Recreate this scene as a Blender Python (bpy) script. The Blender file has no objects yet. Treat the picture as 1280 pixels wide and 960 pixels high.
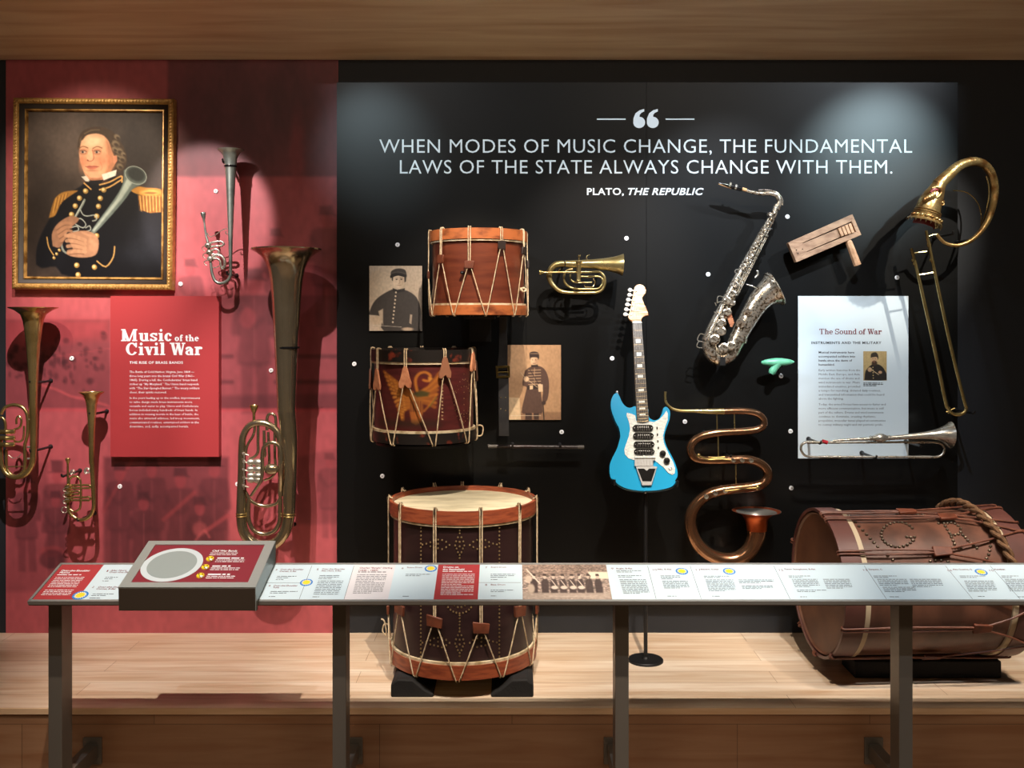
import bpy, math, random
import numpy as np
from mathutils import Vector, Matrix

random.seed(7)
np.random.seed(7)
SC = bpy.context.scene
COL = SC.collection
PI = math.pi

# ------------------------------------------------------------------ camera, exposure, light
F, HY, CZ = 1200.0, 405.0, 1.75            # focal length in pixels, horizon row, eye height
WALL, PANEL = 4.5, 4.45                    # wall face, face of the black display panel


def lin(c):
    return tuple((v / 255 / 12.92) if v / 255 <= 0.04045 else ((v / 255 + 0.055) / 1.055) ** 2.4 for v in c[:3])


cam_d = bpy.data.cameras.new('camera')
cam_d.sensor_width = 36
cam_d.lens = 36 * F / 1280
cam_d.shift_y = -(480 - HY) / 1280
cam_d.clip_start = 0.05
cam = bpy.data.objects.new('camera', cam_d)
cam.location = (0, 0, CZ)
cam.rotation_euler = (PI / 2, 0, 0)
COL.objects.link(cam)
SC.camera = cam

SC.view_settings.view_transform = 'Standard'
SC.view_settings.look = 'None'
SC.view_settings.gamma = 1
SC.view_settings.use_curve_mapping = False
SC.view_settings.exposure = 0.0

wd = bpy.data.worlds.new('world')
SC.world = wd
wd.use_nodes = True
wd.node_tree.nodes['Background'].inputs[0].default_value = (*lin((255, 236, 214)), 1)
wd.node_tree.nodes['Background'].inputs[1].default_value = 0.02


def spot(loc, target, power, half, blend=0.35, col=(255, 240, 222), radius=0.02):
    l = bpy.data.lights.new('track_spot', 'SPOT')
    l.energy = power
    l.spot_size = 2 * math.radians(half)
    l.spot_blend = blend
    l.color = lin(col)
    l.shadow_soft_size = radius
    o = bpy.data.objects.new('track_spot', l)
    o.location = loc
    o.rotation_euler = (Vector(target) - Vector(loc)).to_track_quat('-Z', 'Y').to_euler()
    COL.objects.link(o)
    return o


def area(loc, sx, sy, power, col=(255, 232, 205), rot=(0, 0, 0)):
    l = bpy.data.lights.new('added_hall_fill', 'AREA')
    l.shape = 'RECTANGLE'
    l.size, l.size_y = sx, sy
    l.energy = power
    l.color = lin(col)
    o = bpy.data.objects.new('added_hall_fill', l)
    o.location = loc
    o.rotation_euler = rot
    COL.objects.link(o)


WARM, COOL, TEAL = (255, 236, 216), (234, 244, 255), (216, 246, 255)
# track spots in front of the exhibit, above the soffit edge
spot((-1.75, 2.3, 3.45), (-1.43, 4.5, 2.26), 420, 7.5, 0.4, (255, 236, 232))       # silver cornet
spot((-2.00, 2.3, 3.70), (-1.95, 4.5, 2.28), 440, 13, 1.0, (255, 234, 208))        # portrait
spot((-1.20, 2.3, 3.85), (-1.95, 4.5, 1.40), 720, 14, 1.0, (255, 238, 232))        # left horns, red panel
spot((-1.20, 2.3, 3.85), (-1.05, 4.5, 1.32), 560, 10, 0.8, (255, 238, 232))        # big horn
spot((-1.07, 2.3, 3.35), (-0.62, 4.5, 2.52), 60, 9, 1.0, TEAL)                    # quote, left end
spot((-1.90, 2.1, 4.05), (0.25, 4.45, 2.52), 330, 19, 1.0, COOL)                   # quote, wash from the left
spot((3.10, 2.1, 4.05), (0.95, 4.45, 2.52), 330, 19, 1.0, COOL)                    # quote, wash from the right
spot((0.10, 2.3, 3.85), (-0.20, 4.2, 1.85), 560, 11, 1.0, WARM)                    # small drums
spot((0.10, 2.3, 3.85), (-0.25, 4.0, 0.75), 420, 13, 1.0, WARM)                    # bass drum
spot((0.75, 2.3, 3.85), (0.40, 4.45, 1.85), 520, 12, 1.0, (255, 242, 232))         # bugle, guitar
spot((1.15, 2.2, 3.95), (0.98, 4.45, 2.00), 560, 13, 1.0, COOL)                    # saxophone
spot((2.45, 2.3, 3.34), (1.68, 4.45, 2.46), 300, 10, 1.0, TEAL)                    # quote, right end
spot((2.70, 2.3, 3.95), (1.90, 4.30, 2.25), 420, 8, 0.8, (255, 246, 232))          # dragon trombone, ratchet
spot((1.25, 2.3, 3.90), (1.65, 4.45, 1.55), 250, 12, 1.0, COOL)                    # white panel, trumpet
spot((1.20, 2.3, 3.85), (0.95, 4.4, 1.00), 340, 12, 1.0, WARM)                     # copper horn
spot((2.10, 2.3, 3.85), (1.70, 4.0, 0.75), 260, 12, 0.9, WARM)                     # large leather drum
spot((-1.00, 2.1, 3.95), (-1.10, 4.0, 0.30), 480, 16, 0.8, WARM)                   # platform, left
spot((0.60, 2.1, 3.95), (0.55, 3.95, 0.30), 620, 15, 0.8, WARM)                    # platform, middle
spot((2.00, 2.1, 3.95), (2.05, 3.80, 0.30), 380, 14, 0.8, WARM)                    # platform, right
spot((-1.20, 1.7, 3.95), (-1.15, 3.33, 0.87), 140, 16, 0.9, COOL)                  # reader rail
spot((0.00, 1.7, 3.95), (0.10, 3.33, 0.87), 130, 17, 0.9, COOL)
spot((1.30, 1.7, 3.95), (1.50, 3.33, 0.87), 210, 20, 0.9, COOL)
# unseen area lamps added over the visitor hall for ambient and bounce light
area((-1.6, 0.2, 4.2), 1.8, 0.6, 44)
area((1.6, 0.2, 4.2), 1.8, 0.6, 44)


# ------------------------------------------------------------------ helpers
def P(x, y, d):
    return Vector(((x - 640) / F * d, d, CZ - (y - HY) / F * d))


def catmull(pts, sub):
    if sub <= 1 or len(pts) < 3:
        return list(pts)
    out = []
    n = len(pts)
    for i in range(n - 1):
        p0 = pts[max(i - 1, 0)]
        p1, p2 = pts[i], pts[i + 1]
        p3 = pts[min(i + 2, n - 1)]
        for k in range(sub):
            t = k / sub
            out.append(0.5 * ((2 * p1) + (p2 - p0) * t + (2 * p0 - 5 * p1 + 4 * p2 - p3) * t * t + (3 * p1 - p0 - 3 * p2 + p3) * t ** 3))
    out.append(pts[-1])
    return out


class MB:
    def __init__(s, xf=None):
        s.v, s.f, s.xf = [], [], xf

    def av(s, p):
        p = Vector(p)
        s.v.append(s.xf @ p if s.xf else p)
        return len(s.v) - 1

    def ring(s, c, u, w, r, n):
        return [s.av(c + u * (r * math.cos(2 * PI * k / n)) + w * (r * math.sin(2 * PI * k / n))) for k in range(n)]

    def bridge(s, a, b):
        n = len(a)
        for k in range(n):
            s.f.append((a[k], a[(k + 1) % n], b[(k + 1) % n], b[k]))

    def tube(s, pts, rad, n=10, sub=5, caps=(1, 1), hollow=0, up=None):
        """A round tube along a smooth path; rad a number or one per point; hollow = depth in rings of an open bell at the end."""
        pts = [Vector(p) for p in pts]
        if not isinstance(rad, (list, tuple)):
            rad = [rad] * len(pts)
        q = catmull(pts, sub)
        if sub > 1 and len(pts) >= 3:
            rr = [v[0] for v in catmull([Vector((r, 0, 0)) for r in rad], sub)]
        else:
            rr = list(rad)
        m = len(q)
        u = None
        frames, rings = [], []
        for i in range(m):
            t = (q[min(i + 1, m - 1)] - q[max(i - 1, 0)])
            t = t.normalized() if t.length > 1e-9 else Vector((0, 0, 1))
            if u is None:
                a = Vector((0, 1, 0)) if abs(t.y) < 0.9 else Vector((1, 0, 0))
                u = (a - t * a.dot(t)).normalized()
            else:
                u = u - t * u.dot(t)
                u.normalize()
            w = t.cross(u)
            frames.append((q[i], u.copy(), w))
            rings.append(s.ring(q[i], u, w, max(rr[i], 1e-5), n))
        for a, b in zip(rings, rings[1:]):
            s.bridge(a, b)
        if caps[0]:
            s.f.append(tuple(reversed(rings[0])))
        if hollow:
            prev = rings[-1]
            for i in range(m - 1, max(m - 1 - hollow, 0), -1):
                c, uu, w = frames[i]
                nr = s.ring(c, uu, w, max(rr[i] - 0.0022, 1e-4), n)
                s.bridge(prev, nr)
                prev = nr
            s.f.append(tuple(prev))
        elif caps[1]:
            s.f.append(tuple(rings[-1]))
        return s

    def lathe(s, prof, c, axis=(0, 0, 1), n=32, caps=(1, 1)):
        """Profile of (radius, height along axis) pairs turned about axis through c."""
        axis = Vector(axis).normalized()
        c = Vector(c)
        a = Vector((0, 1, 0)) if abs(axis.y) < 0.9 else Vector((1, 0, 0))
        u = (a - axis * a.dot(axis)).normalized()
        w = axis.cross(u)
        rings = [s.ring(c + axis * h, u, w, max(r, 1e-5), n) for r, h in prof]
        for p, q in zip(rings, rings[1:]):
            s.bridge(p, q)
        if caps[0]:
            s.f.append(tuple(reversed(rings[0])))
        if caps[1]:
            s.f.append(tuple(rings[-1]))
        return s

    def cyl(s, a, b, r, n=16, r2=None):
        return s.tube([a, b], [r, r if r2 is None else r2], n=n, sub=1)

    def sphere(s, c, r, n=12, m=8, sc=(1, 1, 1), rot=None):
        c = Vector(c)
        rings = []
        for i in range(1, m):
            ph = PI * i / m
            rg = []
            for k in range(n):
                v = Vector((sc[0] * r * math.sin(ph) * math.cos(2 * PI * k / n), sc[1] * r * math.sin(ph) * math.sin(2 * PI * k / n), sc[2] * r * math.cos(ph)))
                rg.append(s.av(c + (rot @ v if rot else v)))
            rings.append(rg)
        for a, b in zip(rings, rings[1:]):
            s.bridge(a, b)
        t = Vector((0, 0, sc[2] * r))
        if rot:
            t = rot @ t
        it, ib = s.av(c + t), s.av(c - t)
        for k in range(n):
            s.f.append((it, rings[0][(k + 1) % n], rings[0][k]))
            s.f.append((ib, rings[-1][k], rings[-1][(k + 1) % n]))
        return s

    def box(s, lo, hi):
        x0, y0, z0 = lo
        x1, y1, z1 = hi
        i = [s.av(p) for p in ((x0, y0, z0), (x1, y0, z0), (x1, y1, z0), (x0, y1, z0), (x0, y0, z1), (x1, y0, z1), (x1, y1, z1), (x0, y1, z1))]
        for q in ((0, 3, 2, 1), (4, 5, 6, 7), (0, 1, 5, 4), (1, 2, 6, 5), (2, 3, 7, 6), (3, 0, 4, 7)):
            s.f.append(tuple(i[k] for k in q))
        return s

    def prism(s, front, off):
        """Polygon front (3-D points) extruded by off (vector, or one vector per point)."""
        n = len(front)
        offs = off if isinstance(off, list) else [Vector(off)] * n
        a = [s.av(p) for p in front]
        b = [s.av(Vector(p) + Vector(o)) for p, o in zip(front, offs)]
        s.f.append(tuple(a))
        s.f.append(tuple(reversed(b)))
        for k in range(n):
            s.f.append((a[k], b[k], b[(k + 1) % n], a[(k + 1) % n]))
        return s

    def quad(s, *p):
        s.f.append(tuple(s.av(q) for q in p))
        return s

    def build_each(s, name, mat, parent=None, ang=40, bevel=0, most=100):
        """One object per connected piece; past `most`, the rest together."""
        up = list(range(len(s.v)))

        def root(i):
            while up[i] != i:
                up[i] = up[up[i]]
                i = up[i]
            return i
        for f in s.f:
            r = root(f[0])
            for i in f[1:]:
                up[root(i)] = r
        groups = {}
        for f in s.f:
            groups.setdefault(root(f[0]), []).append(f)
        out = []
        gl = list(groups.values())
        packs = [[g] for g in gl[:most]] + ([gl[most:]] if len(gl) > most else [])
        for n, pk in enumerate(packs):
            b = MB()
            idx = {}
            for g in pk:
                for f in g:
                    for i in f:
                        if i not in idx:
                            idx[i] = len(b.v)
                            b.v.append(s.v[i])
                    b.f.append(tuple(idx[i] for i in f))
            out.append(b.build(name, mat, parent, ang, bevel))
            if n >= most:
                out[-1]['kind'] = 'stuff'
        return out

    def build(s, name, mat, parent=None, ang=40, bevel=0):
        me = bpy.data.meshes.new(name)
        off = Vector((0, 0, 0))
        o2 = parent
        while o2 is not None:
            off += o2.location
            o2 = o2.parent
        me.from_pydata([tuple(v - off) for v in s.v], [], s.f)
        return finish(me, name, mat, parent, ang, bevel)


def finish(me, name, mat, parent=None, ang=40, bevel=0, fix=True):
    import bmesh
    if fix:
        bm = bmesh.new()
        bm.from_mesh(me)
        bmesh.ops.recalc_face_normals(bm, faces=bm.faces)
        bm.to_mesh(me)
        bm.free()
    me.update()
    if mat:
        me.materials.append(mat)
    if ang:
        me.polygons.foreach_set('use_smooth', [True] * len(me.polygons))
        me.set_sharp_from_angle(angle=math.radians(ang))
    o = bpy.data.objects.new(name, me)
    COL.objects.link(o)
    if parent is not None:
        o.parent = parent
    if bevel:
        b = o.modifiers.new('bevel', 'BEVEL')
        b.width = bevel
        b.segments = 2
        b.limit_method = 'ANGLE'
        b.angle_limit = math.radians(35)
    return o


def tag(o, label=None, cat=None, group=None, kind=None):
    if label:
        o['label'] = label
    if cat:
        o['category'] = cat
    if group:
        o['group'] = group
    if kind:
        o['kind'] = kind
    return o


def thing(name, label, cat, loc=(0, 0, 0), group=None):
    o = bpy.data.objects.new(name, None)
    o.empty_display_size = 0.05
    o.location = loc
    COL.objects.link(o)
    return tag(o, label, cat, group)


def struct(o):
    o['kind'] = 'structure'
    return o


# ---- materials
def nd(nt, t, **kw):
    n = nt.nodes.new(t)
    for k, v in kw.items():
        if k.startswith('i_'):
            n.inputs[k[2:].replace('_', ' ')].default_value = v
        else:
            setattr(n, k, v)
    return n


def M(name, col, rough=0.5, metal=0.0, col2=None, nscale=8.0, ndet=4.0, lo=0.4, hi=0.65, bump=0.0, bscale=60.0, rvar=0.0, coat=0.0, stretch=None, spec=0.5):
    m = bpy.data.materials.new(name)
    m.use_nodes = True
    nt = m.node_tree
    b = nt.nodes['Principled BSDF']
    b.inputs['Base Color'].default_value = (*lin(col), 1)
    b.inputs['Roughness'].default_value = rough
    b.inputs['Metallic'].default_value = metal
    b.inputs['Specular IOR Level'].default_value = spec
    if coat:
        b.inputs['Coat Weight'].default_value = coat
        b.inputs['Coat Roughness'].default_value = 0.08
    tc = nd(nt, 'ShaderNodeTexCoord')
    vec = tc.outputs['Object']
    if stretch:
        mp = nd(nt, 'ShaderNodeMapping')
        mp.inputs['Scale'].default_value = stretch
        nt.links.new(vec, mp.inputs['Vector'])
        vec = mp.outputs['Vector']
    if col2 or rvar:
        nz = nd(nt, 'ShaderNodeTexNoise', i_Scale=nscale, i_Detail=ndet)
        nt.links.new(vec, nz.inputs['Vector'])
        rp = nd(nt, 'ShaderNodeValToRGB')
        rp.color_ramp.elements[0].position = lo
        rp.color_ramp.elements[1].position = hi
        rp.color_ramp.elements[0].color = (*lin(col), 1)
        rp.color_ramp.elements[1].color = (*lin(col2 or col), 1)
        nt.links.new(nz.outputs['Fac'], rp.inputs['Fac'])
        nt.links.new(rp.outputs['Color'], b.inputs['Base Color'])
        if rvar:
            mr = nd(nt, 'ShaderNodeMapRange')
            mr.inputs['To Min'].default_value = max(rough - rvar, 0.03)
            mr.inputs['To Max'].default_value = rough + rvar
            nt.links.new(nz.outputs['Fac'], mr.inputs['Value'])
            nt.links.new(mr.outputs['Result'], b.inputs['Roughness'])
    if bump:
        n2 = nd(nt, 'ShaderNodeTexNoise', i_Scale=bscale, i_Detail=3.0)
        nt.links.new(vec, n2.inputs['Vector'])
        bp = nd(nt, 'ShaderNodeBump')
        bp.inputs['Strength'].default_value = bump
        bp.inputs['Distance'].default_value = 0.004
        nt.links.new(n2.outputs['Fac'], bp.inputs['Height'])
        nt.links.new(bp.outputs['Normal'], b.inputs['Normal'])
    return m


def planks(name, c1, c2, seam, bw, bh, rough=0.35, axes=('X', 'Y'), grain=(3, 40, 40), spec=0.5):
    """Wood planks running along the first axis."""
    m = bpy.data.materials.new(name)
    m.use_nodes = True
    nt = m.node_tree
    b = nt.nodes['Principled BSDF']
    b.inputs['Roughness'].default_value = rough
    b.inputs['Specular IOR Level'].default_value = spec
    tc = nd(nt, 'ShaderNodeTexCoord')
    sp = nd(nt, 'ShaderNodeSeparateXYZ')
    cb = nd(nt, 'ShaderNodeCombineXYZ')
    nt.links.new(tc.outputs['Object'], sp.inputs[0])
    nt.links.new(sp.outputs[axes[0]], cb.inputs['X'])
    nt.links.new(sp.outputs[axes[1]], cb.inputs['Y'])
    br = nd(nt, 'ShaderNodeTexBrick', offset=0.37, offset_frequency=2)
    br.inputs['Scale'].default_value = 1.0
    br.inputs['Brick Width'].default_value = bw
    br.inputs['Row Height'].default_value = bh
    br.inputs['Mortar Size'].default_value = 0.0012
    br.inputs['Mortar Smooth'].default_value = 0.3
    br.inputs['Bias'].default_value = 0.0
    br.inputs['Color1'].default_value = (*lin(c1), 1)
    br.inputs['Color2'].default_value = (*lin(c2), 1)
    br.inputs['Mortar'].default_value = (*lin(seam), 1)
    nt.links.new(cb.outputs[0], br.inputs['Vector'])
    mp = nd(nt, 'ShaderNodeMapping')
    mp.inputs['Scale'].default_value = grain
    nt.links.new(tc.outputs['Object'], mp.inputs['Vector'])
    nz = nd(nt, 'ShaderNodeTexNoise', i_Scale=1.0, i_Detail=6.0, i_Distortion=0.6)
    nt.links.new(mp.outputs[0], nz.inputs['Vector'])
    rp = nd(nt, 'ShaderNodeValToRGB')
    rp.color_ramp.elements[0].position = 0.3
    rp.color_ramp.elements[1].position = 0.75
    rp.color_ramp.elements[0].color = (1, 1, 1, 1)
    rp.color_ramp.elements[1].color = (*lin((222, 200, 180)), 1)
    nt.links.new(nz.outputs['Fac'], rp.inputs['Fac'])
    mx = nd(nt, 'ShaderNodeMix', data_type='RGBA', blend_type='MULTIPLY')
    mx.inputs[0].default_value = 1.0
    nt.links.new(br.outputs['Color'], mx.inputs[6])
    nt.links.new(rp.outputs['Color'], mx.inputs[7])
    nt.links.new(mx.outputs[2], b.inputs['Base Color'])
    return m


def paint_mat(name, rough=0.5, spec=0.5, grain=0.0):
    m = bpy.data.materials.new(name)
    m.use_nodes = True
    nt = m.node_tree
    b = nt.nodes['Principled BSDF']
    b.inputs['Roughness'].default_value = rough
    b.inputs['Specular IOR Level'].default_value = spec
    at = nd(nt, 'ShaderNodeAttribute', attribute_name='paint')
    nt.links.new(at.outputs['Color'], b.inputs['Base Color'])
    if grain:
        tc = nd(nt, 'ShaderNodeTexCoord')
        n2 = nd(nt, 'ShaderNodeTexNoise', i_Scale=180.0, i_Detail=4.0)
        nt.links.new(tc.outputs['Object'], n2.inputs['Vector'])
        bp = nd(nt, 'ShaderNodeBump')
        bp.inputs['Strength'].default_value = grain
        bp.inputs['Distance'].default_value = 0.002
        nt.links.new(n2.outputs['Fac'], bp.inputs['Height'])
        nt.links.new(bp.outputs['Normal'], b.inputs['Normal'])
    return m


# ---- printed and painted pictures: a colour per mesh point, drawn with soft shapes
def smooth2(pts):
    if len(pts) < 3:
        return pts
    return [(p.x, p.y) for p in catmull([Vector((x, y, 0)) for x, y in pts], 3)]


class Pic:
    def __init__(s, x0, y0, x1, y1, nx, ny, col):
        s.b = (x0, y0, x1, y1)
        s.nx, s.ny = nx, ny
        s.X, s.Y = np.meshgrid(np.linspace(x0, x1, nx), np.linspace(y0, y1, ny))
        s.a = np.ones((ny, nx, 3)) * (np.array(col) / 255)

    def mix(s, al, col):
        c = np.array(col) / 255
        s.a += (c - s.a) * np.clip(al, 0, 1)[..., None]
        return s

    def sdf(s, pts, closed=True):
        n = len(pts)
        d = np.full(s.X.shape, 1e9)
        sg = np.ones(s.X.shape)
        for i in range(n if closed else n - 1):
            ax, ay = pts[i]
            bx, by = pts[(i + 1) % n]
            ex, ey = bx - ax, by - ay
            wx, wy = s.X - ax, s.Y - ay
            t = np.clip((wx * ex + wy * ey) / (ex * ex + ey * ey + 1e-9), 0, 1)
            d = np.minimum(d, (wx - ex * t) ** 2 + (wy - ey * t) ** 2)
            if closed:
                c1, c2, c3 = s.Y >= ay, s.Y < by, ex * wy > ey * wx
                sg = np.where((c1 & c2 & c3) | (~c1 & ~c2 & ~c3), -sg, sg)
        d = np.sqrt(d)
        return d * sg if closed else d

    def poly(s, pts, col, soft=3.0, al=1.0):
        if len(pts) >= 7:
            pts = smooth2(list(pts) + [pts[0]])[:-1]
        return s.mix(al * np.clip(0.5 - s.sdf(pts) / soft, 0, 1), col)

    def line(s, pts, w, col, soft=2.0, al=1.0):
        pts = smooth2(pts)
        return s.mix(al * np.clip(0.5 - (s.sdf(pts, False) - w / 2) / soft, 0, 1), col)

    def ell(s, cx, cy, rx, ry, col, soft=0.15, al=1.0, rot=0.0):
        c, n = math.cos(rot), math.sin(rot)
        dx, dy = s.X - cx, s.Y - cy
        q = np.sqrt(((dx * c + dy * n) / rx) ** 2 + ((-dx * n + dy * c) / ry) ** 2)
        return s.mix(al * np.clip(0.5 - (q - 1) / soft, 0, 1), col)

    def noise(s, amp, k):
        g = np.random.rand(k + 2, k + 2)
        u = np.linspace(0, k, s.nx)
        v = np.linspace(0, k, s.ny)
        iu, iv = u.astype(int), v.astype(int)
        fu, fv = (u - iu)[None, :], (v - iv)[:, None]
        z = (g[iv][:, iu] * (1 - fu) + g[iv][:, iu + 1] * fu) * (1 - fv) + (g[iv + 1][:, iu] * (1 - fu) + g[iv + 1][:, iu + 1] * fu) * fv
        s.a = np.clip(s.a * (1 + amp * (z[..., None] * 2 - 1)), 0, 1)
        return s

    def colors(s):
        a = np.clip(s.a, 0, 1)
        l = np.where(a <= 0.04045, a / 12.92, ((a + 0.055) / 1.055) ** 2.4)
        return np.concatenate([l.reshape(-1, 3), np.ones((s.nx * s.ny, 1))], 1).astype(np.float32)

    def mesh(s, name, fn, mat, parent=None, thick=0.0):
        """fn(u, v) arrays in 0..1 (v down) -> arrays x, y, z in the world."""
        u, v = np.meshgrid(np.linspace(0, 1, s.nx), np.linspace(0, 1, s.ny))
        x, y, z = fn(u, v)
        co = np.stack([x, y, z], -1).reshape(-1, 3).astype(np.float64)
        off = np.zeros(3)
        o2 = parent
        while o2 is not None:
            off += np.array(o2.location)
            o2 = o2.parent
        co = co - off
        i = np.arange(s.nx * s.ny).reshape(s.ny, s.nx)
        q = np.stack([i[:-1, :-1], i[1:, :-1], i[1:, 1:], i[:-1, 1:]], -1).reshape(-1, 4)
        me = bpy.data.meshes.new(name)
        me.vertices.add(len(co))
        me.vertices.foreach_set('co', co.astype(np.float32).ravel())
        me.loops.add(q.size)
        me.loops.foreach_set('vertex_index', q.astype(np.int32).ravel())
        me.polygons.add(len(q))
        me.polygons.foreach_set('loop_start', np.arange(0, q.size, 4, dtype=np.int32))
        me.update(calc_edges=True)
        at = me.color_attributes.new('paint', 'FLOAT_COLOR', 'POINT')
        at.data.foreach_set('color', s.colors().ravel())
        o = finish(me, name, mat, parent, ang=0, fix=False)
        me.polygons.foreach_set('use_smooth', [True] * len(me.polygons))
        if thick:
            md = o.modifiers.new('solid', 'SOLIDIFY')
            md.thickness = thick
            md.offset = -1
        return o


# ---- lettering
def letters(body, o, ux, uy, mat, parent, size=None, width=None, align='LEFT', weight=0.0, shear=0.0, space=1.0, lead=1.0, name='lettering', res=3, lift=0.0006, thick=0.0, cap=None):
    """Text whose baseline starts at o, running along unit vector ux with uy up; width fits the whole block to that many metres."""
    cu = bpy.data.curves.new('txt', 'FONT')
    cu.body = body
    cu.align_x = align
    cu.size = 1.0
    cu.offset = weight
    cu.shear = shear
    cu.space_character = space
    cu.space_line = lead
    cu.resolution_u = res
    cu.fill_mode = 'FRONT'
    if thick:
        cu.extrude = 0.5
        cu.fill_mode = 'BOTH'
    ob = bpy.data.objects.new('txt', cu)
    me = bpy.data.meshes.new_from_object(ob)
    bpy.data.objects.remove(ob)
    n = len(me.vertices)
    co = np.zeros(n * 3, np.float32)
    me.vertices.foreach_get('co', co)
    co = co.reshape(-1, 3)
    if width:
        k = width / (co[:, 0].max() - co[:, 0].min())
    else:
        k = size
    ux, uy, o = Vector(ux).normalized(), Vector(uy).normalized(), Vector(o)
    nz = ux.cross(uy)
    off = Vector((0, 0, 0))
    p2 = parent
    while p2 is not None:
        off += p2.location
        p2 = p2.parent
    base = np.array(o + nz * lift - off)
    ky = k if not cap else cap / 0.69
    tz = (co[:, 2:3] + 0.5) * thick if thick else 0 * co[:, 2:3]
    w = base + co[:, 0:1] * k * np.array(ux) + co[:, 1:2] * ky * np.array(uy) + tz * np.array(nz)
    me.vertices.foreach_set('co', w.astype(np.float32).ravel())
    me.name = name
    me.materials.clear()
    return finish(me, name, mat, parent, ang=0, fix=False)


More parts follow.
